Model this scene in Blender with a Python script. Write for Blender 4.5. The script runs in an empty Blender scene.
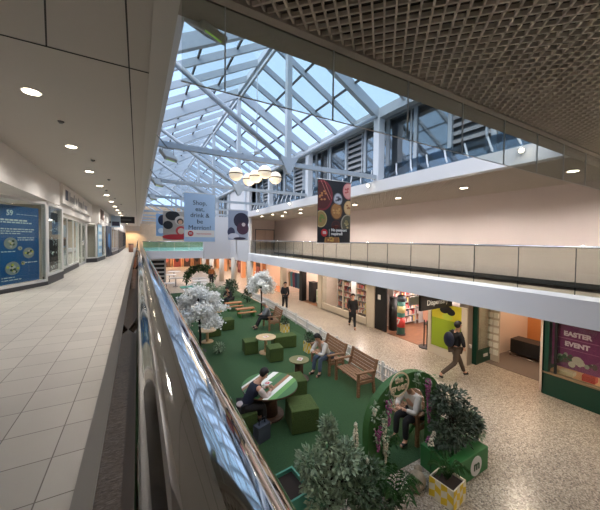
import bpy, math, random
from mathutils import Vector, Matrix, noise
random.seed(7)
C = bpy.context.scene.collection
PI = math.pi
EYE = 4.2            # the eye stands 4.2 m above the ground floor
UP = 2.95            # upper walkway floor
CE = 5.9             # upper ceiling

# ------------------------------------------------------------------ materials
MATS = {}
def lin(c):
    c = c / 255.0
    return c / 12.92 if c <= .04045 else ((c + .055) / 1.055) ** 2.4
def rgb(r, g, b): return (lin(r), lin(g), lin(b), 1)
def mat(name, col, rough=.6, metal=0, emit=None, es=0, spec=.5, var=0, vscale=8, trans=0, coat=0, bump=0):
    if name in MATS: return MATS[name]
    m = bpy.data.materials.new(name); m.use_nodes = True
    n = m.node_tree.nodes; l = m.node_tree.links
    b = n['Principled BSDF']
    b.inputs['Base Color'].default_value = rgb(*col)
    b.inputs['Roughness'].default_value = rough
    b.inputs['Metallic'].default_value = metal
    b.inputs['Specular IOR Level'].default_value = spec
    b.inputs['Coat Weight'].default_value = coat
    if emit:
        b.inputs['Emission Color'].default_value = rgb(*emit); b.inputs['Emission Strength'].default_value = es
    if var or bump:
        tc = n.new('ShaderNodeTexCoord'); nz = n.new('ShaderNodeTexNoise')
        nz.inputs['Scale'].default_value = vscale; nz.inputs['Detail'].default_value = 4
        l.new(tc.outputs['Object'], nz.inputs['Vector'])
        if var:
            mr = n.new('ShaderNodeMapRange'); mr.inputs['From Min'].default_value = .3; mr.inputs['From Max'].default_value = .7
            mr.inputs['To Min'].default_value = 1 - var; mr.inputs['To Max'].default_value = 1 + var
            l.new(nz.outputs['Fac'], mr.inputs['Value'])
            mx = n.new('ShaderNodeMix'); mx.data_type = 'RGBA'; mx.blend_type = 'MULTIPLY'; mx.inputs['Factor'].default_value = 1
            mx.inputs[6].default_value = rgb(*col); l.new(mr.outputs['Result'], mx.inputs[7])
            l.new(mx.outputs[2], b.inputs['Base Color'])
        if bump:
            bp = n.new('ShaderNodeBump'); bp.inputs['Strength'].default_value = bump; bp.inputs['Distance'].default_value = .02
            l.new(nz.outputs['Fac'], bp.inputs['Height']); l.new(bp.outputs['Normal'], b.inputs['Normal'])
    MATS[name] = m
    return m
def glassmat(name, tint, gloss, rough=.02, gcol=(1, 1, 1, 1), fres=1.45):
    """pane: part transparent, part glossy"""
    m = bpy.data.materials.new(name); m.use_nodes = True
    n = m.node_tree.nodes; l = m.node_tree.links; n.remove(n['Principled BSDF'])
    t = n.new('ShaderNodeBsdfTransparent'); t.inputs[0].default_value = tint
    g = n.new('ShaderNodeBsdfGlossy'); g.inputs['Roughness'].default_value = rough; g.inputs[0].default_value = gcol
    fc = n.new('ShaderNodeLayerWeight'); fc.inputs['Blend'].default_value = .5
    pw = n.new('ShaderNodeMath'); pw.operation = 'POWER'; pw.inputs[1].default_value = 4.0; l.new(fc.outputs['Facing'], pw.inputs[0])
    lw = n.new('ShaderNodeMath'); lw.operation = 'MULTIPLY'; lw.inputs[1].default_value = .45; l.new(pw.outputs[0], lw.inputs[0])
    ad = n.new('ShaderNodeMath'); ad.operation = 'ADD'; ad.inputs[1].default_value = gloss; ad.use_clamp = True
    mx = n.new('ShaderNodeMixShader')
    l.new(lw.outputs[0], ad.inputs[0]); l.new(ad.outputs[0], mx.inputs[0])
    l.new(t.outputs[0], mx.inputs[1]); l.new(g.outputs[0], mx.inputs[2])
    l.new(mx.outputs[0], n['Material Output'].inputs[0])
    MATS[name] = m
    return m
def terrazzo():
    m = mat('terrazzo_stone', (176, 160, 142), .28, var=.08, vscale=.8)
    n = m.node_tree.nodes; l = m.node_tree.links; b = n['Principled BSDF']
    tc = n.new('ShaderNodeTexCoord'); v = n.new('ShaderNodeTexVoronoi'); v.inputs['Scale'].default_value = 48
    l.new(tc.outputs['Object'], v.inputs['Vector'])
    cr = n.new('ShaderNodeValToRGB'); e = cr.color_ramp.elements
    e[0].position = 0; e[0].color = rgb(96, 86, 78); e[1].position = 1; e[1].color = rgb(196, 186, 172)
    a = cr.color_ramp.elements.new(.28); a.color = rgb(140, 128, 114)
    a = cr.color_ramp.elements.new(.6); a.color = rgb(162, 150, 134)
    sp = n.new('ShaderNodeSeparateColor'); l.new(v.outputs['Color'], sp.inputs[0]); l.new(sp.outputs[0], cr.inputs[0])
    old = b.inputs['Base Color'].links[0].from_socket.node
    l.new(cr.outputs[0], old.inputs[6])
    return m
def tiles():
    m = mat('walkway_tile', (196, 190, 180), .42)
    n = m.node_tree.nodes; l = m.node_tree.links; b = n['Principled BSDF']
    tc = n.new('ShaderNodeTexCoord'); mp = n.new('ShaderNodeMapping'); br = n.new('ShaderNodeTexBrick')
    mp.inputs['Rotation'].default_value = (0, 0, PI / 2); mp.inputs['Location'].default_value = (.145, .13, 0)
    br.offset = 0; br.inputs['Scale'].default_value = 1
    br.inputs['Brick Width'].default_value = .323; br.inputs['Row Height'].default_value = .3; br.inputs['Mortar Size'].default_value = .0035
    br.inputs['Mortar Smooth'].default_value = .1; br.inputs['Bias'].default_value = 0
    br.inputs['Color1'].default_value = rgb(188, 182, 174); br.inputs['Color2'].default_value = rgb(198, 192, 183); br.inputs['Mortar'].default_value = rgb(120, 112, 104)
    l.new(tc.outputs['Object'], mp.inputs[0]); l.new(mp.outputs[0], br.inputs[0])
    nz = n.new('ShaderNodeTexNoise'); nz.inputs['Scale'].default_value = 1.6; nz.inputs['Detail'].default_value = 5; l.new(tc.outputs['Object'], nz.inputs[0])
    mr = n.new('ShaderNodeMapRange'); mr.inputs['To Min'].default_value = .88; mr.inputs['To Max'].default_value = 1.08; l.new(nz.outputs['Fac'], mr.inputs[0])
    mx = n.new('ShaderNodeMix'); mx.data_type = 'RGBA'; mx.blend_type = 'MULTIPLY'; mx.inputs['Factor'].default_value = 1
    l.new(br.outputs['Color'], mx.inputs[6]); l.new(mr.outputs[0], mx.inputs[7]); l.new(mx.outputs[2], b.inputs['Base Color'])
    bp = n.new('ShaderNodeBump'); bp.inputs['Strength'].default_value = .3; bp.inputs['Distance'].default_value = .004; bp.invert = True
    l.new(br.outputs['Fac'], bp.inputs['Height']); l.new(bp.outputs[0], b.inputs['Normal'])
    return m
def wood(name, c1, c2, sc=(3, 30, 30), rough=.6):
    m = mat(name, c1, rough); n = m.node_tree.nodes; l = m.node_tree.links; b = n['Principled BSDF']
    tc = n.new('ShaderNodeTexCoord'); mp = n.new('ShaderNodeMapping'); mp.inputs['Scale'].default_value = sc
    nz = n.new('ShaderNodeTexNoise'); nz.inputs['Scale'].default_value = 1.5; nz.inputs['Detail'].default_value = 5
    cr = n.new('ShaderNodeValToRGB'); cr.color_ramp.elements[0].color = rgb(*c1); cr.color_ramp.elements[1].color = rgb(*c2)
    cr.color_ramp.elements[0].position = .35; cr.color_ramp.elements[1].position = .65
    l.new(tc.outputs['Object'], mp.inputs[0]); l.new(mp.outputs[0], nz.inputs[0]); l.new(nz.outputs['Fac'], cr.inputs[0]); l.new(cr.outputs[0], b.inputs['Base Color'])
    return m

TERR = terrazzo(); TILE = tiles()
WHITE = mat('white_paint', (214, 211, 207), .55, var=.03, vscale=1.5)
PLASTER = mat('ceiling_plaster', (186, 180, 172), .5, var=.02, vscale=.7)
GREYW = mat('grey_soffit', (160, 156, 150), .6)
PINKW = mat('pale_pink_wall_paint', (222, 208, 202), .6, var=.03, vscale=.6)
FASC = mat('cool_white_fascia', (226, 226, 230), .45)
STEEL = mat('painted_roof_steel', (168, 178, 188), .45)
DARKJ = mat('dark_joint', (52, 50, 48), .7)
WAF = mat('waffle_blade', (214, 203, 190), .55)
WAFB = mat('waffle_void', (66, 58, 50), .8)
CHROME = mat('polished_steel', (205, 205, 208), .06, metal=1)
RAILM = mat('polished_rail', (204, 205, 208), .05, metal=1)
TURF = mat('artificial_turf', (44, 76, 42), .95, var=.22, vscale=60, bump=.6)
HEDGE = mat('hedge_turf', (66, 84, 36), .95, var=.4, vscale=45, bump=.9)
BLACK = mat('black', (20, 20, 22), .5)
DGREY = mat('dark_grey', (58, 58, 60), .5)
MGREY = mat('mid_grey', (120, 120, 122), .5)
FRAMEW = mat('white_shopfront_frame', (205, 204, 202), .4)
FRAMEC = mat('cream_frame', (196, 184, 166), .5)
WOODB = wood('brown_bench_wood', (112, 78, 54), (150, 112, 82))
WOODL = wood('pale_plywood', (186, 158, 120), (206, 180, 140), (2, 8, 8))
WOODT = wood('dark_timber', (70, 48, 36), (96, 66, 48))
WFLOOR = wood('shop_wood_floor', (112, 76, 54), (142, 100, 72), (1, 12, 1), .35)
GREENP = mat('green_paint', (40, 106, 46), .5)
DGREENP = mat('dark_green_paint', (16, 60, 46), .35)
ROOFGL = glassmat('roof_glass', (.96, .97, .98, 1), .02)
PANEGL = glassmat('clear_shop_glass', (.86, .9, .88, 1), .03)
BALGL = glassmat('balustrade_glass', (.80, .82, .78, 1), .05, rough=.04)
NEARGL = glassmat('near_balustrade_glass', (.06, .055, .05, 1), .5, rough=.04, gcol=(.42, .36, .31, 1))
SMOKE = glassmat('smoke_curtain_glass', (.84, .87, .86, 1), .02)
CLERGL = glassmat('clerestory_glass', (.5, .56, .6, 1), .25, rough=.05)
LAMP = mat('downlight_lens', (255, 240, 220), .4, emit=(255, 236, 208), es=14)
GLOBE = mat('opal_globe_glass', (250, 236, 214), .4, emit=(255, 232, 196), es=.42)
BRASS = mat('dark_bronze_band', (74, 58, 40), .35, metal=.8)
PETAL = mat('white_blossom', (250, 250, 246), .7, var=.06, vscale=20)
LEAF1 = mat('grey_green_leaf', (138, 156, 128), .6, var=.35, vscale=14)
LEAF2 = mat('dark_green_leaf', (44, 68, 40), .5, var=.35, vscale=14)
LEAF3 = mat('palm_leaf', (52, 92, 44), .5, var=.3, vscale=10)
BARK = mat('dark_bark', (46, 36, 30), .9, var=.3, vscale=30)
YELLOW = mat('yellow_paint', (226, 190, 46), .6)
CREAM = mat('cream_paint', (226, 216, 190), .6)
PURP = mat('purple_blossom', (170, 92, 140), .7, var=.2, vscale=30)
SKIN = mat('skin', (198, 150, 124), .5)
HAIRD = mat('dark_hair', (28, 22, 20), .7)
HAIRG = mat('grey_hair', (168, 162, 156), .7)
RED = mat('red_print', (196, 40, 48), .5)
ORANGEW = mat('warm_orange_wall', (220, 160, 100), .6)

def tag(o, label=None, cat=None, group=None, kind=None):
    if label: o['label'] = label
    if cat: o['category'] = cat
    if group: o['group'] = group
    if kind: o['kind'] = kind
    return o
def empty(name, loc=(0, 0, 0), rz=0, label=None, cat=None, group=None, kind=None):
    o = bpy.data.objects.new(name, None); C.objects.link(o); o.location = loc; o.rotation_euler = (0, 0, rz)
    o.empty_display_size = .1
    return tag(o, label, cat, group, kind)
def copy_tree(o, parent=None):
    c = o.copy(); C.objects.link(c); c.parent = parent
    for ch in list(o.children): copy_tree(ch, c)
    return c

class MB:
    def __init__(s): s.v = []; s.f = []; s.mi = []; s.m = 0; s.sm = []
    def add(s, vs, fs, smooth=False):
        k = len(s.v); s.v += [tuple(v) for v in vs]
        for f in fs: s.f.append([k + i for i in f]); s.mi.append(s.m); s.sm.append(smooth)
        return s
    def box(s, x0, x1, y0, y1, z0, z1):
        return s.add([(x0, y0, z0), (x1, y0, z0), (x1, y1, z0), (x0, y1, z0), (x0, y0, z1), (x1, y0, z1), (x1, y1, z1), (x0, y1, z1)],
              [(3, 2, 1, 0), (4, 5, 6, 7), (0, 1, 5, 4), (1, 2, 6, 5), (2, 3, 7, 6), (3, 0, 4, 7)])
    def cbox(s, c, d): return s.box(c[0] - d[0] / 2, c[0] + d[0] / 2, c[1] - d[1] / 2, c[1] + d[1] / 2, c[2] - d[2] / 2, c[2] + d[2] / 2)
    def bar(s, p, q, w, h, up=(0, 0, 1)):
        p = Vector(p); q = Vector(q); d = (q - p).normalized(); u = Vector(up)
        if abs(d.dot(u)) > .98: u = Vector((0, 1, 0))
        r = d.cross(u).normalized(); u = r.cross(d).normalized()
        vs = [a + r * sx * w / 2 + u * sz * h / 2 for a in (p, q) for sx, sz in ((-1, -1), (1, -1), (1, 1), (-1, 1))]
        return s.add(vs, [(3, 2, 1, 0), (4, 5, 6, 7), (0, 1, 5, 4), (1, 2, 6, 5), (2, 3, 7, 6), (3, 0, 4, 7)])
    def tube(s, pts, r, n=10, cap=True):
        pts = [Vector(p) for p in pts]; rs = r if isinstance(r, (list, tuple)) else [r] * len(pts)
        rings = []; ref = None
        for i, p in enumerate(pts):
            d = (pts[min(i + 1, len(pts) - 1)] - pts[max(i - 1, 0)]).normalized()
            if ref is None: ref = Vector((0, 0, 1)) if abs(d.z) < .9 else Vector((1, 0, 0))
            a = d.cross(ref).normalized(); b = a.cross(d).normalized(); ref = b
            rings.append([p + (a * math.cos(t * 2 * PI / n) + b * math.sin(t * 2 * PI / n)) * rs[i] for t in range(n)])
        vs = [v for R in rings for v in R]; fs = []
        for i in range(len(pts) - 1):
            for t in range(n):
                fs.append((i * n + t, i * n + (t + 1) % n, (i + 1) * n + (t + 1) % n, (i + 1) * n + t))
        s.add(vs, fs, True)
        if cap:
            k = len(s.v) - len(vs)
            s.f.append([k + t for t in range(n)][::-1]); s.mi.append(s.m); s.sm.append(False)
            k2 = k + (len(pts) - 1) * n
            s.f.append([k2 + t for t in range(n)]); s.mi.append(s.m); s.sm.append(False)
        return s
    def cyl(s, x, y, z0, z1, r, n=24, r2=None): return s.tube([(x, y, z0), (x, y, z1)], [r, r2 if r2 is not None else r], n)
    def sph(s, c, r, n=12, m=8, sc=(1, 1, 1)):
        vs = []; fs = []
        for i in range(m + 1):
            th = PI * i / m
            for j in range(n):
                ph = 2 * PI * j / n
                vs.append((c[0] + r * sc[0] * math.sin(th) * math.cos(ph), c[1] + r * sc[1] * math.sin(th) * math.sin(ph), c[2] + r * sc[2] * math.cos(th)))
        for i in range(m):
            for j in range(n): fs.append((i * n + j, (i + 1) * n + j, (i + 1) * n + (j + 1) % n, i * n + (j + 1) % n))
        return s.add(vs, fs, True)
    def prism(s, pts, o, ux, uy, t):
        """polygon pts (a,b) in plane origin o axes ux,uy, extruded t along ux x uy"""
        o = Vector(o); ux = Vector(ux); uy = Vector(uy); nn = ux.cross(uy).normalized() * t
        n = len(pts); base = [o + ux * a + uy * b for a, b in pts]
        return s.add(base + [v + nn for v in base], [tuple(range(n))[::-1], tuple(range(n, 2 * n))] + [(i, (i + 1) % n, n + (i + 1) % n, n + i) for i in range(n)])
    def disc(s, o, ux, uy, a, b, ra, rb, t, n=24, rot=0):
        return s.prism([(a + ra * math.cos(2 * PI * i / n + rot), b + rb * math.sin(2 * PI * i / n + rot)) for i in range(n)], o, ux, uy, t)
    def build(s, name, mats, parent=None, loc=None, label=None):
        me = bpy.data.meshes.new(name); me.from_pydata(s.v, [], s.f)
        for m in (mats if isinstance(mats, list) else [mats]): me.materials.append(m)
        me.polygons.foreach_set('material_index', s.mi); me.polygons.foreach_set('use_smooth', s.sm); me.update()
        o = bpy.data.objects.new(name, me); C.objects.link(o)
        if parent: o.parent = parent
        if loc: o.location = loc
        if label: o['label'] = label
        return o
def bevel(o, w=.01, n=2):
    b = o.modifiers.new('b', 'BEVEL'); b.width = w; b.segments = n; b.limit_method = 'ANGLE'; return o
def rbox(*a): return MB().box(*a)
def struct(o): o['kind'] = 'structure'; return o
def text(body, size, m, origin, ux, uy, parent, name='lettering', ext=.004, align='CENTER', spacing=1.0, weight=0):
    cu = bpy.data.curves.new('t', 'FONT'); cu.body = body; cu.size = size; cu.extrude = ext; cu.align_x = align; cu.align_y = 'CENTER'
    cu.space_line = spacing; cu.offset = weight; cu.resolution_u = 3
    t = bpy.data.objects.new('t', cu); C.objects.link(t); bpy.context.view_layer.update()
    me = bpy.data.meshes.new_from_object(t.evaluated_get(bpy.context.evaluated_depsgraph_get()))
    bpy.data.objects.remove(t); bpy.data.curves.remove(cu)
    ux = Vector(ux).normalized(); uy = Vector(uy).normalized(); uz = ux.cross(uy)
    M = Matrix((ux, uy, uz)).transposed().to_4x4(); M.translation = Vector(origin); me.transform(M)
    me.materials.clear(); me.materials.append(m); me.name = name
    o = bpy.data.objects.new(name, me); C.objects.link(o); o.parent = parent
    return o
def lamp(kind, loc, power, col=(1, .86, .7), size=.2, rot=(0, 0, 0), spot=2.4, sy=None, name='lamp'):
    d = bpy.data.lights.new(name, kind); d.energy = power; d.color = col
    if kind == 'AREA':
        d.size = size
        if sy: d.shape = 'RECTANGLE'; d.size_y = sy
    else: d.shadow_soft_size = size
    if kind == 'SPOT': d.spot_size = spot; d.spot_blend = .6
    o = bpy.data.objects.new(name, d); C.objects.link(o); o.location = loc; o.rotation_euler = rot
    return o

X, Y, Z = Vector((1, 0, 0)), Vector((0, 1, 0)), Vector((0, 0, 1))
RE = 7.3             # inner edge of the right hand balcony
YE = 45.0
# ------------------------------------------------------------------ shell
struct(rbox(-.3, 15, -6, 49, -.2, 0).build('floor', TERR))
struct(rbox(-6, -.15, -6, YE, UP - .33, UP).build('floor_left', TILE))
k = MB().box(-.236, .03, -6, YE, UP - .33, UP + .10); struct(k.build('trim_1', mat('kerb_stone', (150, 142, 134), .5)))
struct(rbox(RE + .02, 11, -6, 24, UP - .30, UP).build('floor_right', mat('balcony_floor', (186, 174, 160), .5)))
f = MB(); f.box(RE - .06, RE + .04, -6, 20.9, 2.62, 3.14); f.prism([(0, 0), (.22, 0), (.22, .06), (.12, .06)], (RE - .06, 20.9, 3.14), X, Z, 26.9)
struct(f.build('trim_2', FASC))
struct(rbox(RE, 10.0, -6, 20.9, 2.625, 2.66).build('ceiling_arcade', mat('arcade_soffit', (205, 196, 184), .6)))
# ceilings
cl = struct(rbox(-6, .25, -6, YE, CE - .05, CE + .3).build('ceiling_left', PLASTER))
j = MB(); j.box(-.075, -.063, -6, YE, CE - .054, CE - .049); j.box(-3, .24, 3.294, 3.306, CE - .054, CE - .049); j.bar((-.685, 3.3, CE - .052), (-.56, 2.67, CE - .052), .012, .006); j.bar((-.56, 2.67, CE - .052), (-.2, .8, CE - .052), .012, .006)
j.build('panel_joint', DARKJ, cl)
st = MB().box(.10, .26, 2.1, YE, CE - .062, CE + .45)
struct(st.build('trim_3', mat('atrium_edge_white', (196, 192, 186), .5)))
struct(rbox(.26, .38, -6, YE, CE + .3, 8.62).build('wall_left_high', FASC))
def clip_line(c, dx, dy, x0, x1, y0, y1):
    """line through c with direction (dx,dy) clipped to rectangle"""
    t0, t1 = -1e9, 1e9
    for p, d, a, b in ((c[0], dx, x0, x1), (c[1], dy, y0, y1)):
        ta, tb = (a - p) / d, (b - p) / d
        if ta > tb: ta, tb = tb, ta
        t0 = max(t0, ta); t1 = min(t1, tb)
    if t1 - t0 < .02: return None
    return (c[0] + dx * t0, c[1] + dy * t0), (c[0] + dx * t1, c[1] + dy * t1)
def waffle(name, x0, x1, y0, y1, sp=.086, h=.034, t=.015):
    m = MB(); s2 = math.sqrt(.5)
    cx, cy = (x0 + x1) / 2, (y0 + y1) / 2; R = math.hypot(x1 - x0, y1 - y0) / 2
    n = int(R / sp) + 1
    for k in range(-n, n + 1):
        for sx in (1, -1):
            px, py = cx + k * sp * s2, cy - sx * k * sp * s2
            r = clip_line((px, py), s2, s2 * sx, x0, x1, y0, y1)
            if r: m.bar((r[0][0], r[0][1], CE + h / 2), (r[1][0], r[1][1], CE + h / 2), t, h)
    o = struct(m.build(name, WAF))
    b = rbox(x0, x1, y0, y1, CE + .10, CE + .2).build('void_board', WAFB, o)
    return o
waffle('ceiling_near', .25, 10.8, -1.2, 2.06)
waffle('ceiling_right', RE - .02 + .12, 10.8, 2.4, 24)
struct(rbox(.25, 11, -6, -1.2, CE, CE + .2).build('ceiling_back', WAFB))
b = MB(); b.box(.25, 10.8, 2.06, 2.135, CE - .02, CE + .2); b.box(.25, 10.8, 2.165, 2.40, CE - .01, CE + .5); b.m = 1; b.box(.25, 10.8, 2.135, 2.165, CE + .02, CE + .2)
struct(b.build('trim_4', [mat('edge_beam_grey', (168, 158, 148), .6), DARKJ]))
f = MB().box(RE - .14, RE + .1, 2.4, 24, CE - .01, CE + .37)
struct(f.build('trim_5', mat('upper_fascia_white', (206, 206, 208), .5)))
# landing behind the viewer, joining both walkways, added unseen to bounce lamp light up
struct(rbox(.0, RE, -6, -.7, UP - .3, UP).build('floor_landing', TILE))
# walls
struct(rbox(10.8, 11, -6, 24.2, UP, CE + .3).build('wall_right', PINKW))
struct(rbox(10.775, 10.8, -6, 24, UP, UP + .14).build('baseboard_right', DGREY))
ew = struct(rbox(RE, 10.8, 24, 24.2, UP, CE + .3).build('wall_right_end', PINKW))
d = struct(MB().box(9.0, 9.85, 23.95, 24, UP, UP + 2.1).box(9.87, 10.7, 23.95, 24, UP, UP + 2.1).build('door_1', mat('pink_door_leaf', (214, 188, 172), .5)))
MB().tube([(9.78, 23.93, 3.9), (9.78, 23.93, 4.2)], .015).tube([(9.94, 23.93, 3.9), (9.94, 23.93, 4.2)], .015).build('door_handle', CHROME, d)
MB().box(8.94, 9.0, 23.93, 24, UP, 5.1).box(10.7, 10.76, 23.93, 24, UP, 5.1).box(8.94, 10.76, 23.93, 24, 5.05, 5.12).build('door_frame', MGREY, d)
struct(rbox(-6.2, 15, -6.2, -6, 0, CE + .3).build('wall_back', PLASTER))
struct(rbox(-6.2, -6, -6, YE, 0, CE + .3).build('wall_left', PLASTER))
struct(rbox(-.32, -.2, -6, YE, 0, UP - .3).build('wall_left_low', PINKW))
struct(rbox(RE + .0, RE + .2, 20.9, 26, 2.45, CE + 2.75).build('wall_pier', mat('pier_white', (206, 205, 208), .55)))
struct(rbox(4.95, RE + .2, 26, 26.2, 2.45, CE + .3).build('wall_bridge_end', mat('pier_white', (206, 205, 208), .55)))
# far end walls, upper and lower
struct(rbox(-6, 15, YE, YE + .2, UP, CE + 2.9).build('wall_far', mat('warm_stone_wall', (206, 176, 142), .6, var=.08, vscale=2)))
struct(rbox(-.3, 15, 49, 49.2, 0, UP + .2).build('wall_far_low', mat('warm_end_wall', (214, 170, 138), .6)))
struct(rbox(-.3, 15, YE - 6, 49.2, UP - .3, UP).build('floor_far', FASC))

# ------------------------------------------------------------------ glass roof
RX, RZ, LX, EZ = 3.78, 10.6, .36, 8.7
YR0, YR1, SP = 2.55, 44.6, 1.175
rf = empty('roof_frame', (0, 0, 0)); struct(rf)
for s, ex in (('l', LX), ('r', RE)):
    n = 0; y = YR0
    m = MB(); y = 7.5 - 4 * SP
    while y < YR1:
        main = abs(((y - 7.5) / (4 * SP)) - round((y - 7.5) / (4 * SP))) < .01
        w, h = (.16, .34) if main else (.085, .20)
        m.bar((ex, y, EZ - h / 2), (RX, y, RZ - h / 2), w, h); y += SP
    m.build('rafter_set', STEEL, rf)
    m = MB()
    for t in (.33, .66):
        x, z = ex + (RX - ex) * t, EZ + (RZ - EZ) * t
        m.bar((x, YR0, z - .03), (x, YR1, z - .03), .05, .07)
    m.build('glazing_bar', DGREY, rf)
    g = MB(); g.add([(ex, YR0, EZ + .02), (RX, YR0, RZ + .02), (RX, YR1, RZ + .02), (ex, YR1, EZ + .02), (ex, YR0, EZ + .035), (RX, YR0, RZ + .035), (RX, YR1, RZ + .035), (ex, YR1, EZ + .035)],
        [(3, 2, 1, 0), (4, 5, 6, 7), (0, 1, 5, 4), (1, 2, 6, 5), (2, 3, 7, 6), (3, 0, 4, 7)])
    g.build('roof_glass', ROOFGL, rf)
m = MB(); m.bar((RX, YR0, RZ - .12), (RX, YR1, RZ - .12), .14, .22); m.bar((RX, YR0, RZ - .42), (RX, YR1, RZ - .42), .08, .1)
m.build('ridge_beam', STEEL, rf)
MB().box(RE - .12, RE + .12, YR0, YR1, EZ - .3, EZ + .02).build('eaves_beam', STEEL, rf)
MB().box(LX - .1, LX + .1, YR0, YR1, EZ - .2, EZ + .02).build('eaves_beam', STEEL, rf)
gw = MB(); gw.prism([(LX, EZ - .3), (RE, EZ - .3), (RE, EZ), (RX, RZ), (LX, EZ)], (0, YR0 - .1, 0), X, Z, .1); struct(gw.build('wall_roof_gable', PLASTER))
gw = MB(); gw.prism([(LX, EZ - 2.6), (RE, EZ - 2.6), (RE, EZ), (RX, RZ), (LX, EZ)], (0, YR1 + .1, 0), X, Z, .05); struct(gw.build('window_1', ROOFGL))
struct(rbox(-6, LX + .1, YR0 - .2, YR0, CE + .2, EZ).build('wall_roof_side', PLASTER))
ty = 7.5; ntr = 0
words = ['nearest', 'second', 'third', 'fourth', 'fifth', 'sixth', 'seventh', 'farthest']
while ty < YR1:
    t = empty('roof_truss', (RX, ty, 6.4)); t['kind'] = 'structure'
    MB().bar((LX - RX, 0, 0), (0, 0, -.02), .1, .13).bar((0, 0, -.02), (RE - RX - .1, 0, 0), .1, .13).build('tie_beam', STEEL, t)
    MB().tube([(LX - RX, 0, 2.2), (-.05, 0, .05)], .07).build('diagonal', STEEL, t)
    MB().tube([(RE - RX - .05, 0, 2.15), (.05, 0, .05)], .07).build('diagonal', STEEL, t)
    MB().bar((0, 0, -.1), (0, 0, 4.0), .15, .15).build('king_post', STEEL, t)
    MB().prism([(-.28, .16), (.28, .16), (.05, -.3), (-.05, -.3)], (0, .09, 0), X, Z, .18).build('gusset', STEEL, t)
    ty += 4 * SP; ntr += 1
    c = struct(rbox(RE - .13, RE + .13, ty - 4 * SP - .13, ty - 4 * SP + .13, CE + .36, EZ - .2).build('trim_column', mat('post_paint', (196, 202, 210), .5)))
# clerestory above the right balcony
cw = empty('window_2'); struct(cw)
m = MB(); g = MB(); lv = MB(); lv.m = 0
CX = RE + .45; zb, zt = CE + .55, EZ - .22
m.box(CX - .06, CX + .06, YR0, YR1, zb - .12, zb); m.box(CX - .06, CX + .06, YR0, YR1, zt, zt + .12)
y = 7.5 - 4 * SP; i = 0
while y < YR1:
    m.box(CX - .05, CX + .05, y - .06, y + .06, zb, zt)
    if i % 2: m.box(CX - .03, CX + .03, y + .16, y + .21, zb, zt)
    if i % 4 in (1,):
        for q in range(9):
            z = zb + .05 + q * (zt - zb) / 9
            lv.prism([(0, 0), (.07, .02), (.07, .13), (.0, .10)], (CX, y + SP - .06, z), X, Z, SP - .12)
    else: g.box(CX - .008, CX + .008, y + .06, y + SP - .06, zb, zt)
    y += SP; i += 1
m.build('window_frame', STEEL, cw); g.build('pane', CLERGL, cw)
lv.build('louvre', mat('louvre_blade', (150, 152, 156), .5), cw)
MB().box(CX + .12, CX + .14, YR0, YR1, zb, zt).build('dark_backing', mat('clerestory_dark', (84, 96, 106), .4), cw)
struct(rbox(RE, CX + .3, YR0, YR1, EZ - .12, EZ + .02).build('trim_6', STEEL))
struct(rbox(CX + .14, CX + .3, YR0, YR1, CE + .2, EZ).build('wall_right_high', mat('clerestory_dark', (84, 96, 106), .4)))
# sloping glass gutter screen with bent tubes
gs = empty('window_3'); struct(gs)
m = MB(); m.add([(RE + .06, YR0, CE + .40), (CX - .06, YR0, CE + .95), (CX - .06, 24, CE + .95), (RE + .06, 24, CE + .40), (RE + .06, YR0, CE + .41), (CX - .06, YR0, CE + .96), (CX - .06, 24, CE + .96), (RE + .06, 24, CE + .41)],
    [(3, 2, 1, 0), (4, 5, 6, 7), (0, 1, 5, 4), (1, 2, 6, 5), (2, 3, 7, 6), (3, 0, 4, 7)])
m.build('pane', glassmat('gutter_glass', (.6, .68, .74, 1), .12, rough=.06), gs)
m = MB(); y = 3.2
while y < 24:
    MB().tube([(RE + .1, y, CE + .38), (RE + .16, y + .12, CE + .62), (CX - .1, y + .3, CE + .93)], .025, 8).build('bracket', mat('post_paint', (196, 202, 210), .5), gs); y += SP / 2

# ------------------------------------------------------------------ smoke curtain of hanging glass
sc = empty('hanging_glass_screen', (0, 2.15, CE), 0, 'row of clear glass panels hanging below the near edge of the waffle ceiling', 'glass screen')
x = .26; xs = [.26] + [.56 + .968 * i for i in range(11)]
for i in range(len(xs) - 1):
    MB().box(xs[i] + .004, xs[i + 1] - .004, -.006, .006, -.62, .02).build('glass_panel', SMOKE, sc)
for q in xs[1:]: MB().box(q - .0035, q + .0035, -.008, .008, -.62, .02).build('joint_strip', mat('pale_strip', (200, 200, 200), .4), sc)
MB().box(.26, 10.7, -.007, .007, -.624, -.62).build('bottom_strip', mat('pale_strip', (200, 200, 200), .4), sc)

# ------------------------------------------------------------------ balustrades
nb = empty('handrail_balustrade', (0, 0, UP + .1), 0, 'polished steel handrail on dark reflective glass running down the left walkway', 'balustrade')
pts = [(.0265, -1.5 + .5 * i, 4.085 - UP - .1) for i in range(60)]
MB().tube(pts, .0285, 40).build('handrail', RAILM, nb)
y = -1.5
while y < 28:
    MB().box(-.027, -.020, y + .004, y + 1.494, 0, 4.073 - UP - .1).build('glass_panel', NEARGL, nb); MB().box(-.028, -.019, y + .004, y + 1.494, 4.073 - UP - .1, 4.075 - UP - .1).build('top_trim', mat('grey_trim', (150, 146, 142), .4), nb); y += 1.5
y = -.75
while y < 28: MB().tube([(-.012, y, .94), (.028, y, 1.0)], .009, 8).build('bracket', CHROME, nb); y += 1.5
rb = empty('balcony_balustrade', (RE + .08, 0, 3.2), 0, 'clear glass balustrade with slim steel rail along the far right balcony', 'balustrade')
y = 2.25 - .968 * 5
while y < 20.8:
    MB().box(-.006, .006, y + .006, min(y + .962, 20.8), 0, .90).build('glass_panel', BALGL, rb); y += .968
MB().tube([(0, -3 + .7 * i, .925) for i in range(35)], .026, 16).build('handrail', CHROME, rb)
y = 2.25 - .968 * 5
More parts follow.
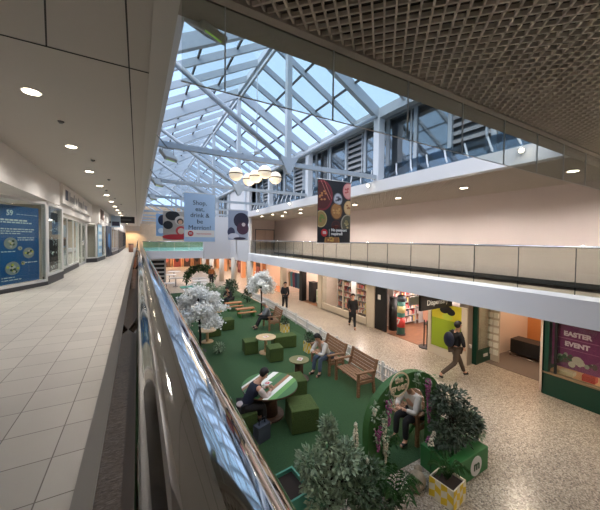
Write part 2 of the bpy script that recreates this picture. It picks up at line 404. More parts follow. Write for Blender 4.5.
while y < 20.8: MB().box(-.009, .009, y - .006, y + .006, 0, .9).build('joint_strip', DGREY, rb); y += .968
# far bridge
br = struct(rbox(.3, 5.0, 26, 28.5, 2.55, 3.2).build('floor_bridge', FASC))
bb = empty('bridge_balustrade', (0, 26.1, 3.2), 0, 'green tinted glass balustrade across the far footbridge', 'balustrade')
GG = glassmat('green_tint_glass', (.55, .8, .74, 1), .12, rough=.05)
for i in range(4): MB().box(.35 + i * 1.15, 1.48 + i * 1.15, 0, .012, 0, .72).build('glass_panel', GG, bb)
MB().tube([(.3, 0, .75), (4.95, 0, .75)], .03).build('handrail', CHROME, bb)

# ------------------------------------------------------------------ downlights
def downlight(x, y, z, label, group, r=.085, power=32, col=(1, .86, .70), first=[None]):
    if first[0] is None:
        t = empty('recessed_downlight', (0, 0, 0))
        MB().tube([(0, 0, -.004), (0, 0, .01)], [.1, .1], 24).build('trim_ring', WHITE, t)
        MB().tube([(0, 0, -.008), (0, 0, -.003)], [.08, .08], 24).build('lens', LAMP, t)
        first[0] = t
    else: t = copy_tree(first[0])
    t.location = (x, y, z); t.scale = (r / .085,) * 2 + (1,); tag(t, label, 'ceiling light', group)
    lamp('SPOT', (x, y, z - .03), power, col, .07, (0, 0, 0), 2.7, name='downlight_beam')
for i in range(16):
    downlight(-1.05, 4.4 + 2.25 * i, CE - .05, ['round downlight nearest the camera in the left walkway ceiling', 'second round downlight from the camera in the left walkway ceiling'][i] if i < 2 else 'small round downlight further down the left walkway ceiling', 'downlights along the left walkway ceiling', power=125, col=(1, .93, .86))
for i in range(7):
    downlight(8.95, 2.84 + 2.62 * i, CE, 'round downlight in the waffle soffit over the right balcony', 'downlights over the right balcony', r=.11, power=260, col=(1, .92, .86))
for i in range(4):
    downlight(7.85, 13.97 + 1.9 * i, CE, 'small downlight near the front edge of the far balcony soffit', 'front row downlights over the far balcony', power=70)
for i in range(4):  # unseen lamps, added so their bounce brightens the near waffle ceiling
    downlight(1.2 + 2.4 * i, -1.9, CE, 'unseen downlight added over the landing to brighten the waffle ceiling', 'added downlights over the landing', power=210, col=(1, .93, .86))
for i in range(11):
    lamp('SPOT', (8.5, 1.5 + 2.0 * i, 2.54), 85, (1, .84, .66), .08, (0, 0, 0), 2.8, name='arcade_downlight')
    t = MB().tube([(0, 0, 0), (0, 0, .015)], .09, 20).build('arcade_ceiling_downlight', LAMP, None, (8.5, 1.5 + 2.0 * i, 2.61)); tag(t, 'round downlight under the balcony above the ground floor arcade', 'ceiling light', 'arcade downlights')
sd = MB()
for i in range(9):
    t = tag(MB().tube([(0, 0, -.002), (0, 0, .033)], [.02, .045], 12).build('ceiling_sprinkler_head', MGREY, None, (-.95 + .12 * (i % 3), 5.3 + 2.25 * i, CE - .08)), 'small grey sprinkler head between downlights on the left ceiling', 'sprinkler', 'sprinkler heads on the left ceiling')
# floods on the left edge of the atrium
def flood(x, y, z, label, tilt=(.62, .1, .35), k=1.25):
    t = empty('projector_lamp', (x, y, z), 0, label, 'projector lamp', None)
    a = MB().box(-.095, .095, -.15, .15, -.03, .03).build('housing', mat('lamp_housing', (196, 194, 190), .5), t); a.rotation_euler = tilt; a.location = (0, 0, -.06); a.scale = (k, k, k)
    bevel(a, .012)
    for q in range(3): MB().box(-.05 + .04 * q, -.03 + .04 * q, -.08, .06, -.032, -.03).build('cooling_vent', DGREY, a)
    MB().box(-.06, .06, -.154, -.15, -.026, -.016).build('lens', mat('green_lens', (190, 230, 120), .3, emit=(170, 220, 110), es=.35), a)
    MB().tube([(-.095, 0, -.06), (-.095, 0, .06), (.095, 0, .06), (.095, 0, -.06)], .007, 8).tube([(0, 0, .06), (-.2 if y > 3 else 0, 0, .3)], .012, 8).build('bracket', MGREY, t)
flood(.50, 2.55, CE + .12, 'grey projector lamp with green lit lens hanging at the near corner of the glass roof')
flood(.50, 6.0, CE - .07, 'grey projector lamp on the left atrium edge by the nearest roof truss')
flood(.48, 9.1, CE - .06, 'grey projector lamp on the left atrium edge beyond the nearest truss')
flood(.48, 12.4, CE - .06, 'farthest small grey projector lamp on the left atrium edge')
for i, yy in enumerate((3.14, 7.8, 13.84, 18.5)):
    t = empty('fascia_spotlight', (RE - .2, yy, CE + .36), 0, ['bright spotlight at the near end of the upper right fascia', 'bright spotlight on the right fascia at the nearest roof post', 'bright spotlight on the right fascia behind the food banner', 'farthest bright spotlight on the upper right fascia'][i], 'spotlight')
    MB().tube([(0, 0, -.05), (-.06, -.06, -.12)], [.05, .06], 14).build('head', WHITE, t)
    MB().sph((-.065, -.065, -.125), .045, 12, 8).build('lens', LAMP, t)
    MB().tube([(.1, 0, .02), (0, 0, -.05)], .012, 8).build('arm', WHITE, t)

# ------------------------------------------------------------------ globe chandelier
ch = empty('globe_chandelier', (3.75, 9.9, 6.45), 0, 'chandelier of five glowing opal globes with dark bands under the glass roof', 'chandelier')
def P(u, v, y):     # point on the plane at distance y seen at picture place u,v, used only while laying things out
    f = 288.8
    a = Vector((138 - 300, -(238.3 - 248), -f)).normalized(); c = Vector((815 - 300, -(246 - 248), -f)); c = (c - a * c.dot(a)).normalized(); w = c.cross(a)
    q = Vector(((u - 300) / f, -(v - 248) / f, -1)); r = Vector((c.dot(q), a.dot(q), w.dot(q)))
    return r * (y / r.y) + Vector((0, 0, EYE))
globes = [(3.02, 9.9, 6.42), (3.25, 9.6, 6.24), (3.55, 9.9, 6.36), (3.78, 9.6, 6.46), (4.25, 9.9, 6.3)]
globes = [(tuple(round(c, 2) for c in P(u, v, y))) for u, v, y in ((236, 174, 9.9), (249, 179.5, 10.4), (256, 176.5, 10.0), (265, 172, 9.6), (275.5, 178, 10.1))]
hub = (3.75, 9.95, 7.35)
for gx, gy, gz in globes:
    a = MB().sph((gx - 3.75, gy - 9.9, gz - 6.45), .232, 24, 16).build('globe', GLOBE, ch)
    MB().tube([(gx - 3.75, gy - 9.9, gz - 6.45 - .016), (gx - 3.75, gy - 9.9, gz - 6.45 + .016)], .242, 28).build('band', BRASS, a)
    MB().tube([(gx - 3.75, gy - 9.9, gz - 6.22), (gx - 3.75, gy - 9.9, .75), (0, .05, .9)], .008, 6).build('stem', STEEL, ch)
    lamp('POINT', (gx, gy, gz - .6), 8, (1, .85, .65), .2, name='globe_glow')
MB().tube([(0, .05, .85), (0, .05, .97)], .1, 16).tube([(0, .05, .9), (0, .05, 3.85)], .015, 8).build('hanging_rod', STEEL, ch)

# ------------------------------------------------------------------ hanging banners
def banner(name, x0, x1, y, z0, z1, m, label, group=None):
    t = empty(name, ((x0 + x1) / 2, y, z0), 0, label, 'banner', group)
    w = (x1 - x0) / 2
    MB().box(-w, w, -.006, .006, 0, z1 - z0).build('sheet', m, t)
    MB().tube([(-w - .02, 0, z1 - z0), (w + .02, 0, z1 - z0)], .014, 8).tube([(-w - .02, 0, 0), (w + .02, 0, 0)], .014, 8).build('pole', WHITE, t)
    MB().tube([(-w * .8, 0, z1 - z0), (-w * .8, 0, z1 - z0 + 1.2)], .003, 5).tube([(w * .8, 0, z1 - z0), (w * .8, 0, z1 - z0 + 1.2)], .003, 5).build('wire', MGREY, t)
    return t, w, z1 - z0
PRN = mat('navy_print', (34, 38, 66), .6)
t, w, h = banner('hanging_banner', 1.69, 2.97, 13, 4.08, 6.16, mat('pale_blue_banner', (166, 194, 226), .6), 'pale blue hanging banner printed with an eat and drink slogan, left of the globes')
for i, s in enumerate(['Shop,', 'eat,', 'drink &', 'be', 'Merrion!']):
    text(s, .265, PRN, (0, -.012, h - .42 - .265 * i), X, Z, t, 'lettering')
MB().box(-w + .02, w - .02, -.010, -.004, .20, .50).build('white_strip', mat('banner_white', (226, 224, 222), .6), t)
m = MB().disc((0, -.010, 0), X, Z, -.38, .35, .115, .115, .006); m.build('logo_disc', RED, t)
text('m', .17, WHITE, (-.38, -.02, .365), X, Z, t, 'logo_letter', weight=.006)
text('merrioncentre', .105, RED, (.17, -.012, .35), X, Z, t, 'small_lettering')
# food banner
t, w, h = banner('hanging_banner', 4.62, 5.84, 7.2, 4.12, 6.02, mat('dark_food_print', (40, 38, 40), .6), 'dark hanging banner with pictures of food bowls, right of the globes')
def blob(nm, a, b, ra, rb, col, dy=-.009, seed=0, rot=0):
    MB().disc((0, dy, 0), X, Z, a, b, ra, rb, .003, 22, rot).build(nm, mat('print_%d_%d_%d' % col, col, .6), t)
rs = random.Random(3)
def bowl(a, b, r, rim, fill, bits):
    def cut(a_, b_, ra, rb, col, dy):
        pts = []
        for i in range(26):
            th = 2 * PI * i / 26; pa = min(w - .005, max(-w + .005, a_ + ra * math.cos(th))); pb = min(h - .01, max(.01, b_ + rb * math.sin(th))); pts.append((pa, pb))
        MB().prism(pts, (0, dy, 0), X, Z, .003).build('food_print', mat('print_%d_%d_%d' % col, col, .6), t)
    cut(a, b, r, r * 1.15, rim, -.009); cut(a, b, r * .84, r, fill, -.013)
    m = MB()
    for i in range(10):
        q = rs.random() * r * .6; th = rs.random() * 6.28; aa = a + q * math.cos(th); bb = b + q * math.sin(th)
        if abs(aa) < w - .05 and .05 < bb < h - .05: m.disc((0, -.017, 0), X, Z, aa, bb, .04, .03, .003, 8, th)
    if m.v: m.build('food_print', mat('print_%d_%d_%d' % bits, bits, .6), t)
bowl(-.48, 1.42, .40, (128, 44, 52), (90, 40, 36), (196, 130, 80))
bowl(.07, .98, .23, (104, 70, 46), (170, 120, 70), (206, 160, 100))
bowl(.52, 1.62, .22, (206, 130, 130), (220, 160, 150), (190, 90, 90))
bowl(.12, 1.34, .17, (130, 130, 136), (190, 190, 196), (120, 120, 130))
bowl(.55, 1.1, .2, (196, 160, 110), (214, 180, 130), (160, 110, 70))
bowl(.05, .5, .17, (80, 40, 36), (60, 34, 34), (120, 60, 50))
bowl(.5, .6, .26, (170, 160, 140), (96, 90, 70), (190, 170, 120))
bowl(-.5, .72, .22, (190, 170, 120), (160, 130, 80), (120, 140, 70))
bowl(-.08, .05, .28, (180, 130, 70), (150, 100, 60), (210, 170, 90))
MB().box(-w + .01, w - .01, -.020, -.016, .18, .44).build('caption_strip', mat('dark_food_print', (40, 38, 40), .6), t)
MB().bar((-.52, -.016, 1.86), (-.2, -.016, 1.3), .01, .015).bar((-.4, -.016, 1.86), (-.12, -.016, 1.34), .01, .015).build('chopstick_print', mat('print_pale_red', (200, 120, 110), .6), t)
MB().disc((0, -.026, 0), X, Z, -.38, .31, .115, .115, .006).build('logo_disc', RED, t)
text('m', .16, WHITE, (-.38, -.035, .325), X, Z, t, 'logo_letter', weight=.005)
MB().box(-.20, -.19, -.024, -.018, .2, .42).build('divider', WHITE, t)
text('No passport\nrequired!', .115, WHITE, (-.13, -.026, .34), X, Z, t, 'lettering', align='LEFT', weight=.005)
# film print banner at the far right
a = P(228, 240, 18); b2 = P(248, 211, 18)
t, w, h = banner('hanging_banner', a.x, b2.x, 18, a.z, b2.z, mat('pale_grey_print', (150, 160, 180), .6), 'hanging banner with a dark purple photo print, at the far right pier')
blob('photo_print', .2, 1.25, .5, .5, (40, 38, 60)); blob('photo_print', .3, .75, .4, .4, (70, 44, 66), -.013); blob('photo_print', -.45, .5, .24, .3, (60, 64, 92), -.012); blob('photo_print', -.3, .25, .35, .18, (196, 200, 214), -.016); blob('photo_print', .35, 1.0, .12, .12, (200, 190, 190), -.017)
blob('photo_print', .1, .1, .4, .09, (44, 38, 60), -.018)
a = P(163, 240, 20); b2 = P(187, 212, 20)
t, w, h = banner('hanging_banner', a.x, b2.x, 20, a.z, b2.z, mat('beige_print', (170, 160, 150), .6), 'hanging banner of beige, black and red print, half behind the pale blue banner')
blob('photo_print', -.15, 1.55, .42, .3, (28, 28, 32)); blob('photo_print', -.42, .95, .28, .26, (28, 28, 32), -.011); blob('photo_print', .3, 1.25, .33, .3, (200, 190, 180), -.012); blob('photo_print', .3, 1.2, .2, .2, (60, 50, 46), -.016); blob('photo_print', .3, 1.15, .13, .14, (206, 160, 130), -.02)
blob('photo_print', .35, .6, .32, .3, (190, 60, 62), -.013); blob('photo_print', .35, .58, .2, .2, (206, 186, 170), -.017); blob('photo_print', 0, .2, .75, .17, (186, 44, 52), -.021)
a = P(156, 236, 24); b2 = P(166, 214, 24)
t, w, h = banner('hanging_banner', a.x, b2.x, 24, a.z, b2.z, mat('pale_blue_print', (150, 184, 220), .6), 'small pale blue and navy banner, farthest one at the left')
blob('photo_print', .1, 1.2, .3, .4, (40, 44, 70)); blob('photo_print', 0, .4, .2, .2, (226, 236, 246), -.013)

# ------------------------------------------------------------------ left shops (upper level)
def wallpoint(p, q, t): return (p[0] + (q[0] - p[0]) * t, p[1] + (q[1] - p[1]) * t)
def glazed(p, q, z0, z1, n, label, name='shop_window', fr=FRAMEW, base=DGREY, sill=.12, fw=.05, group=None, pane=PANEGL, mid=None):
    """shopfront from p to q (plan), its face to the walkway"""
    p = Vector((p[0], p[1], 0)); q = Vector((q[0], q[1], 0)); L = (q - p).length; ux = (q - p).normalized()
    t = empty(name, (p.x, p.y, z0), math.atan2(ux.y, ux.x), label, 'shop window', group); H = z1 - z0
    m = MB(); m.box(0, L, -fw, 0, sill, sill + .06).box(0, L, -fw, 0, H - .07, H)
    for i in range(n + 1):
        x = L * i / n; x0 = min(max(x - fw / 2, 0), L - fw); m.box(x0, x0 + fw, -fw, 0, sill, H)
    if mid: m.box(0, L, -fw, 0, mid - .02, mid + .02)
    m.build('frame', fr, t)
    MB().box(0, L, -fw * .9, 0, 0, sill).build('plinth', base, t)
    for i in range(n):
        MB().box(L * i / n + fw / 2, L * (i + 1) / n - fw / 2, -.03, -.022, sill + .06, H - .07).build('pane', pane, t)
    return t, L, H
F0 = UP
# nearest bay, big window with the blue poster
t, L, H = glazed((-2.06, 9.8), (-3.0, 7.72), F0, 5.12, 1, 'large angled shop window with blue health poster behind glass, nearest on the left', sill=.1, mid=None)
# poster inside, parallel to the glass
po = empty('window_poster', (-2.06, 9.8, F0), math.atan2(-2.08, -.94), 'tall blue gradient poster with round photos inside the nearest left shop window', 'poster')
pm = MATS.get('x')
rs2 = random.Random(5)
def gradmat():
    m = mat('blue_green_poster', (24, 96, 160), .5); n = m.node_tree.nodes; l = m.node_tree.links; b = n['Principled BSDF']
    tc = n.new('ShaderNodeTexCoord'); sx = n.new('ShaderNodeSeparateXYZ'); cr = n.new('ShaderNodeValToRGB')
    l.new(tc.outputs['Generated'], sx.inputs[0])
    ad = n.new('ShaderNodeMath'); ad.operation = 'MULTIPLY_ADD'; ad.inputs[1].default_value = -.35
    l.new(sx.outputs[0], ad.inputs[0]); l.new(sx.outputs[2], ad.inputs[2]); l.new(ad.outputs[0], cr.inputs[0])
    e = cr.color_ramp.elements; e[0].color = rgb(14, 78, 158); e[0].position = .1; e[1].color = rgb(24, 128, 128); e[1].position = .85
    e = e.new(.5); e.color = rgb(18, 104, 166)
    return m
MB().box(.08, 1.20, -.17, -.15, .16, 1.98).build('sheet', gradmat(), po)
LITE = mat('print_white', (220, 236, 240), .5)
def ptext(s, size, x, z, al='LEFT', w_=0): text(s, size, LITE, (x, -.146, z), -X, Z, po, 'lettering', ext=.002, align=al, weight=w_)
ptext('59', .17, .98, 1.80, w_=.004)
m = MB()
for zz, x0, ww, hh in ((1.62, 1.12, .6, .04), (1.57, 1.12, .8, .03), (1.42, 1.12, .9, .026), (1.37, 1.12, .85, .02), (1.32, 1.12, .5, .02), (1.22, .7, .45, .02), (1.17, .7, .4, .02), (.9, 1.12, .3, .02), (.62, .6, .35, .02), (.3, 1.12, .3, .02), (1.78, .72, .5, .012), (.24, 1.12, .5, .02)):
    x = x0
    while x > x0 - ww:
        l_ = rs2.uniform(.03, .11); m.box(x - l_, x, -.15, -.146, zz, zz + hh); x -= l_ + .025
m.build('print_lines', LITE, po)
for a, b, r in ((.88, 1.10, .17), (.40, .86, .16), (.84, .52, .19), (.64, .98, .06), (.56, .62, .06)):
    MB().disc((0, -.15, 0), -X, Z, -a, b, r, r * .82, .006, 26).build('photo_disc', mat('print_photo_grey', (150, 160, 160), .6), po)
    m = MB()
    for i in range(12):
        th = rs2.random() * 6.28; q = rs2.random() * r * .7; m.m = i % 3
        m.disc((0, -.146 + .001 * i, 0), -X, Z, -a + q * math.cos(th), b + q * .8 * math.sin(th), r * .2, r * .16, .004, 7)
    m.build('photo_detail', [mat('p_a', (206, 206, 90), .6), mat('p_b', (60, 80, 60), .6), mat('p_c', (210, 200, 190), .6)], po)
glazed((-2.0, 11.3), (-2.06, 9.8), F0, 5.12, 1, 'narrow pillar window with dark printed panel beside the nearest bay', sill=.22, fw=.12)
po = empty('window_poster', (-2.10, 9.98, F0), PI / 2 - .04, 'dark vertical poster with white script on the pillar beside the nearest bay', 'poster')
MB().box(.12, 1.05, .02, .04, .32, 1.95).build('sheet', mat('charcoal_print', (52, 50, 54), .6), po)
m = MB()
for i in range(5):
    for q in range(7):
        a = rs2.uniform(.25, .9); b = 1.75 - .32 * i + rs2.uniform(-.07, .07); m.bar((a, .016, b), (a + rs2.uniform(-.1, .1), .016, b + rs2.uniform(-.08, .08)), .008, .03, (0, 1, 0))
m.build('script_print', LITE, po)
glazed((-2.22, 15.5), (-2.18, 11.9), F0, 4.95, 3, 'white framed shop window under the long lettered fascia on the left', sill=.18)
po = empty('window_poster', (-2.3, 12.4, F0 + .9), PI / 2, 'pale blue scenic poster in the window under the lettered fascia', 'poster')
MB().box(0, 1.0, 0, .02, 0, .8).build('sheet', mat('scenic_blue', (140, 176, 206), .6), po); MB().box(.05, .95, -.006, 0, .05, .35).build('print', mat('scenic_brown', (110, 84, 70), .6), po)
po = empty('window_poster', (-2.3, 12.5, F0 + .25), PI / 2, 'white notice low in the window under the lettered fascia', 'poster')
MB().box(0, 1.2, 0, .02, 0, .55).build('sheet', mat('notice_white', (190, 200, 206), .6), po)
d = empty('door_2', (-2.27, 17.8, F0), -PI / 2); struct(d)
m = MB()
for x in (.0, 1.08, 2.18): m.box(x, x + .08, -.06, 0, 0, 2.0)
m.box(0, 2.26, -.06, 0, 1.92, 2.0).box(0, 2.26, -.06, 0, 0, .1); m.build('door_frame', FRAMEW, d)
MB().box(.08, 1.08, -.03, -.02, .1, 1.92).box(1.16, 2.18, -.03, -.02, .1, 1.92).build('pane', PANEGL, d); MB().tube([(1.0, .03, .9), (1.0, .03, 1.2)], .015).tube([(1.25, .03, .9), (1.25, .03, 1.2)], .015).build('door_handle', CHROME, d)
glazed((-1.85, 18.14), (-2.27, 17.82), F0, 4.95, 1, 'narrow angled window panel facing the camera past the glass doors', sill=.2, fw=.07)
glazed((-1.70, 20.7), (-1.85, 18.16), F0, 4.95, 2, 'white framed window with a blue panel beyond the glass doors', sill=.2, fw=.08)
po = empty('window_poster', (-1.84, 18.3, F0 + .25), PI / 2 - .06, 'tall pale blue and white poster beyond the glass doors on the left', 'poster')
MB().box(0, 1.1, -.03, -.01, 0, 1.7).build('sheet', mat('blue_white_print', (150, 190, 216), .6), po)
for i in range(4): MB().box(.15, .95, -.035, -.03, .2 + .38 * i, .42 + .38 * i).build('print', mat('print_white', (220, 236, 240), .5), po)
po = empty('window_poster', (-1.69, 20.9, F0 + .1), PI / 2 - .05, 'dark window poster with a blue figure further down the left walkway', 'poster')
MB().box(0, 2.2, -.03, 0, 0, 1.9).build('sheet', mat('dark_blue_print', (36, 50, 74), .5), po)
MB().disc((0, -.034, 0), X, Z, 1.1, .9, .5, .55, .004).build('print', mat('mid_blue_print', (70, 130, 190), .6), po)
MB().disc((0, -.04, 0), X, Z, .8, .35, .4, .25, .004).build('print', mat('navy2', (24, 30, 50), .6), po)
glazed((-1.66, 24.2), (-1.70, 23.1), F0, 4.95, 1, 'grey framed shop window past the blue figure poster', sill=.2)
glazed((-1.45, 28.6), (-1.60, 24.3), F0, 4.9, 4, 'row of dark glazed panels in the middle of the left walkway', sill=.25, pane=CLERGL)
glazed((-1.42, 36), (-1.42, 28.8), F0, 4.9, 7, 'row of dark glazed panels near the far end of the left walkway', sill=.25, fr=mat('bronze_frame', (110, 100, 96), .5), pane=CLERGL)
glazed((-1.42, 44.8), (-1.42, 36.2), F0, 4.9, 7, 'darkest row of shop panels at the very end of the left walkway', sill=.25, fr=DGREY, pane=CLERGL)
# bulkheads over the shopfronts
bh = MB(); bh.box(-3.2, -2.06, 3, 11.32, 5.16, CE - .05); bh.box(-3.2, -2.1, 11.32, 18.1, 5.0, CE - .05); bh.box(-3.2, -1.75, 18.1, 24.2, 4.95, CE - .05); bh.box(-3.2, -1.48, 24.2, YE, 4.85, CE - .05)
struct(bh.build('wall_shop_head', WHITE))
inn = MB(); inn.box(-5.5, -5.4, 3, YE, UP, CE); inn.box(-5.4, -2.3, 11.3, 11.4, UP, CE); inn.box(-5.4, -2.4, 16.5, 16.6, UP, CE); inn.box(-5.4, -1.9, 23, 23.1, UP, CE); inn.box(-5.4, -3.0, 7.0, 7.1, UP, CE)
struct(inn.build('wall_shop_inner', mat('shop_inner_grey', (150, 146, 140), .6)))
for yy, pw in ((9, 110), (14, 220), (20, 140), (27, 200), (34, 200)): lamp('AREA', (-3.8, yy, CE - .3), pw, (1, .92, .82), 1.2, name='shop_panel_light')
# long lettered sign
t = empty('shop_fascia_sign', (-1.98, 11.2, 5.24), PI / 2, 'long white fascia sign with dark lettering over the left shops', 'shop sign')
bevel(MB().box(0, 6.4, -.0, .14, 0, .60).build('sign_box', WHITE, t), .01)
MB().box(.35, .75, -.008, 0, .14, .46).build('logo_block', mat('slate_blue', (70, 80, 104), .6), t)
x = .95
while x < 4.6:
    m = MB(); m.box(x, x + .11, -.008, 0, .2, .2 + rs2.choice((.14, .2, .26))); m.box(x + .03, x + .08, -.009, 0, .14, .2); m.build('letter', mat('slate_letter', (150, 152, 160), .6), t); x += .19 if rs2.random() < .85 else .34
t = empty('shop_fascia_sign', (-1.72, 18.3, 5.15), PI / 2, 'white fascia sign with brown square panel, second shop sign on the left', 'shop sign')
MB().box(0, 5.6, 0, .1, 0, .62).build('sign_box', WHITE, t); MB().box(.1, 1.8, -.01, 0, .04, .58).build('picture_panel', mat('brown_print', (110, 84, 74), .6), t)
t = empty('projecting_sign', (-1.62, 23.9, 4.95), 0, 'blue and white square sign projecting from the left shops', 'shop sign')
MB().box(0, .55, 0, .08, 0, .8).build('sign_box', mat('pale_sign', (170, 190, 210), .6), t); MB().box(.05, .5, -.01, 0, .1, .4).build('print', PRN, t); MB().box(-.1, 0, .02, .06, .3, .4).build('bracket', DGREY, t)
t = empty('hanging_sign', (-.9, 26, 5.35), 0, 'black hanging direction sign across the left walkway', 'sign')
m = MB().box(-.68, .68, -.05, .05, 0, .5).build('sign_box', BLACK, t); MB().box(-.5, .45, -.056, -.05, .2, .3).build('dim_print', mat('print_grey', (74, 74, 76), .6), t); MB().tube([(-.5, 0, .5), (-.5, 0, .55)], .01).tube([(.5, 0, .5), (.5, 0, .55)], .01).build('hanger', DGREY, t)
t = empty('litter_bin', (-.55, 30, UP), 0, 'small terracotta bin beside the rail at the far end of the left walkway', 'bin')
MB().cyl(0, 0, 0, .7, .18, 20, .2).build('body', mat('terracotta', (160, 110, 84), .6), t); MB().cyl(0, 0, .7, .76, .21).build('lid', DGREY, t)
struct(rbox(-1.8, .2, YE - .3, YE, CE - .7, CE - .05).build('trim_7', mat('end_beam', (190, 176, 160), .6)))
for xx in (-1.3, -.4): lamp('SPOT', (xx, YE - 1.2, CE - .3), 220, (1, .80, .55), .05, (.35, 0, 0), 1.6, name='end_wall_spot')
#PART2
# ================================================================== ground floor
# artificial lawn
tf = tag(rbox(1.0, 6.35, 3.62, 24, 0, .012).build('artificial_lawn', TURF), 'large green artificial grass carpet laid on the ground floor under the furniture', 'carpet')
tf2 = tag(rbox(6.36, 7.05, 8.2, 24, 0, .012).build('artificial_lawn', TURF), 'narrow strip of green artificial grass along the columns behind the fence', 'carpet')
# columns
for i, y in enumerate((20.6, 24.8, 29, 33.5, 38)):
    c = struct(MB().cyl(RE, y, 0, 2.60, .24, 28).build('column', mat('column_cream', (206, 196, 182), .5)))
    MB().cyl(0, 0, 0, .1, .27, 28).build('column_base', MGREY, c, (RE, y, 0)) if False else None
# hedge cubes
def cube_seat(name, x, y, s, h, rz, label):
    o = MB().box(-s / 2, s / 2, -s / 2, s / 2, 0, h)
    t = empty(name, (x, y, .012), rz, label, 'seat', 'green turf cube seats')
    b = o.build('turf_cover', HEDGE, t); bevel(b, .02, 2)
    MB().box(-s / 2 + .03, s / 2 - .03, -s / 2 + .03, s / 2 - .03, 0, .02).build('base_board', BLACK, t); b.location.z = .015
for a in [(3.22, 5.58, .62, .50, -.22, 'green turf cube seat in front of the big striped table, nearest the camera'),
          (3.68, 6.82, .58, .46, -.2, 'green turf cube seat behind the big striped table'),
          (3.62, 10.15, .5, .46, -.12, 'green turf cube seat on the left of the small round plywood table'),
          (4.16, 9.15, .5, .46, -.1, 'green turf cube seat in front of the small round plywood table'),
          (2.86, 12.75, .55, .46, 0, 'green turf cube seat under the big white blossom tree'),
          (3.62, 13.35, .55, .46, 0, 'green turf cube seat just right of the big white blossom tree')]: cube_seat('cube_seat', *a)
o = MB().box(-.45, .45, -.24, .24, 0, .46)
t = empty('turf_bench', (4.98, 10.1, .012), -.12, 'green turf covered double cube bench on the right of the small plywood table', 'bench'); b = o.build('turf_cover', HEDGE, t); b.location.z = .01; bevel(b, .02)
cube_seat('cube_seat', 1.98, 6.02, .5, .43, .1, 'green turf cube seat under the man in the dark waistcoat')
# round tables
def leaflet(x, y, z, rz, label):
    t = empty('leaflet', (x, y, z), rz, label, 'leaflet')
    MB().box(-.105, .105, -.074, .074, 0, .004).build('paper', WHITE, t)
    MB().disc((0, 0, .004), X, Y, 0, 0, .055, .05, .001).build('red_logo', RED, t); text('m', .08, WHITE, (0, .012, .0055), X, Y, t, 'logo_letter', ext=.0004, weight=.002)
t = empty('round_table', (2.73, 6.26, .012), 0, 'large round table with green, white and brown striped top', 'table')
m = MB(); r = .66; cols = [(60, 112, 58), (222, 222, 212), (150, 104, 70), (46, 96, 50), (232, 232, 224), (80, 130, 66), (52, 104, 60), (150, 106, 72), (226, 228, 220), (96, 150, 76), (54, 108, 58)]
wd_ = [.14, .06, .08, .10, .14, .10, .16, .09, .11, .14, .2]; xx = -r; m = MB(); tot = sum(wd_)
edges = [-r]
for q in wd_: edges.append(edges[-1] + q * 2 * r / tot)
th = -.98
for i in range(len(cols)):
    a0, a1 = edges[i], edges[i + 1]; pts = []
    for k in range(9): a = a0 + (a1 - a0) * k / 8; pts.append((a, -math.sqrt(max(r * r - a * a, 0))))
    for k in range(9): a = a1 + (a0 - a1) * k / 8; pts.append((a, math.sqrt(max(r * r - a * a, 0))))
    pts = [p for k, p in enumerate(pts) if k == 0 or (Vector(p) - Vector(pts[k - 1])).length > 1e-4]
    if (Vector(pts[0]) - Vector(pts[-1])).length < 1e-4: pts.pop()
    m.m = i; m.prism(pts, (0, 0, .735), Vector((math.cos(th), math.sin(th), 0)), Vector((-math.sin(th), math.cos(th), 0)), .006)
m.build('striped_top', [mat('stripe_%d' % i, c, .5) for i, c in enumerate(cols)], t)
MB().cyl(0, 0, .70, .735, .66, 48).build('table_top', WOODT, t); MB().cyl(0, 0, .05, .70, .2, 20, .14).build('pedestal', WOODT, t); MB().cyl(0, 0, 0, .05, .34, 28).build('base', WOODT, t)
leaflet(2.70, 6.34, .755, .5, 'white leaflet with a red round logo on the striped table')
def round_small(x, y, r, h, label, base=True, col=WOODL):
    t = empty('round_table', (x, y, .012), 0, label, 'table')
    MB().cyl(0, 0, h - .03, h, r, 40).build('table_top', col, t); MB().cyl(0, 0, .03, h - .03, .055 if base else .13, 20).build('pedestal', col if base else WOODT, t)
    MB().cyl(0, 0, 0, .03, .24 if base else .3, 32).build('base', col if base else WOODT, t)
round_small(4.12, 9.85, .37, .60, 'small round plywood table among the turf cubes')
leaflet(4.12, 9.85, .612, .3, 'white leaflet with a red round logo on the small plywood table')
round_small(4.22, 7.50, .30, .60, 'small round green topped table beside the woman in the pale coat', False, mat('moss_top', (120, 116, 76), .6))
leaflet(4.25, 7.50, .612, .8, 'white leaflet with a red round logo on the green topped table')
round_small(2.45, 12.0, .36, .50, 'low round pale table below the big white blossom tree')
round_small(3.3, 14.6, .4, .6, 'round pale table behind the big white blossom tree')

# slatted wooden benches
def bench(x, y, rz, L, label, group='brown wooden slatted benches'):
    t = empty('wooden_bench', (x, y, .012), rz, label, 'bench', group)   # faces local -X, long axis Y
    h = L / 2
    for sy in (-1, 1):
        MB().box(-.30, -.23, sy * h - .03, sy * h + .03, 0, .62).build('leg', WOODB, t)
        MB().bar((.27, sy * h, 0), (.22, sy * h, .45), .06, .07).bar((.22, sy * h, .42), (.36, sy * h, .92), .06, .06).build('leg', WOODB, t)
        MB().box(-.34, .28, sy * h - .045, sy * h + .045, .62, .655).build('armrest', WOODB, t)
        MB().box(-.26, .25, sy * h - .025, sy * h + .025, .33, .40).build('side_rail', WOODB, t)
    m = MB()
    for i in range(5): m.box(-.28 + .105 * i, -.19 + .105 * i, -h + .035, h - .035, .405, .43)
    m.build('seat', WOODB, t)
    m = MB()
    for i in range(5):
        z = .50 + i * .088; m.bar((.25 + (z - .45) * .28, -h + .035, z), (.25 + (z - .45) * .28, h - .035, z), .022, .078, (.28, 0, 1))
    m.build('backrest', WOODB, t)
    return t
bench(5.42, 6.38, -.06, 1.08, 'empty brown wooden bench between the white fence and the turf')
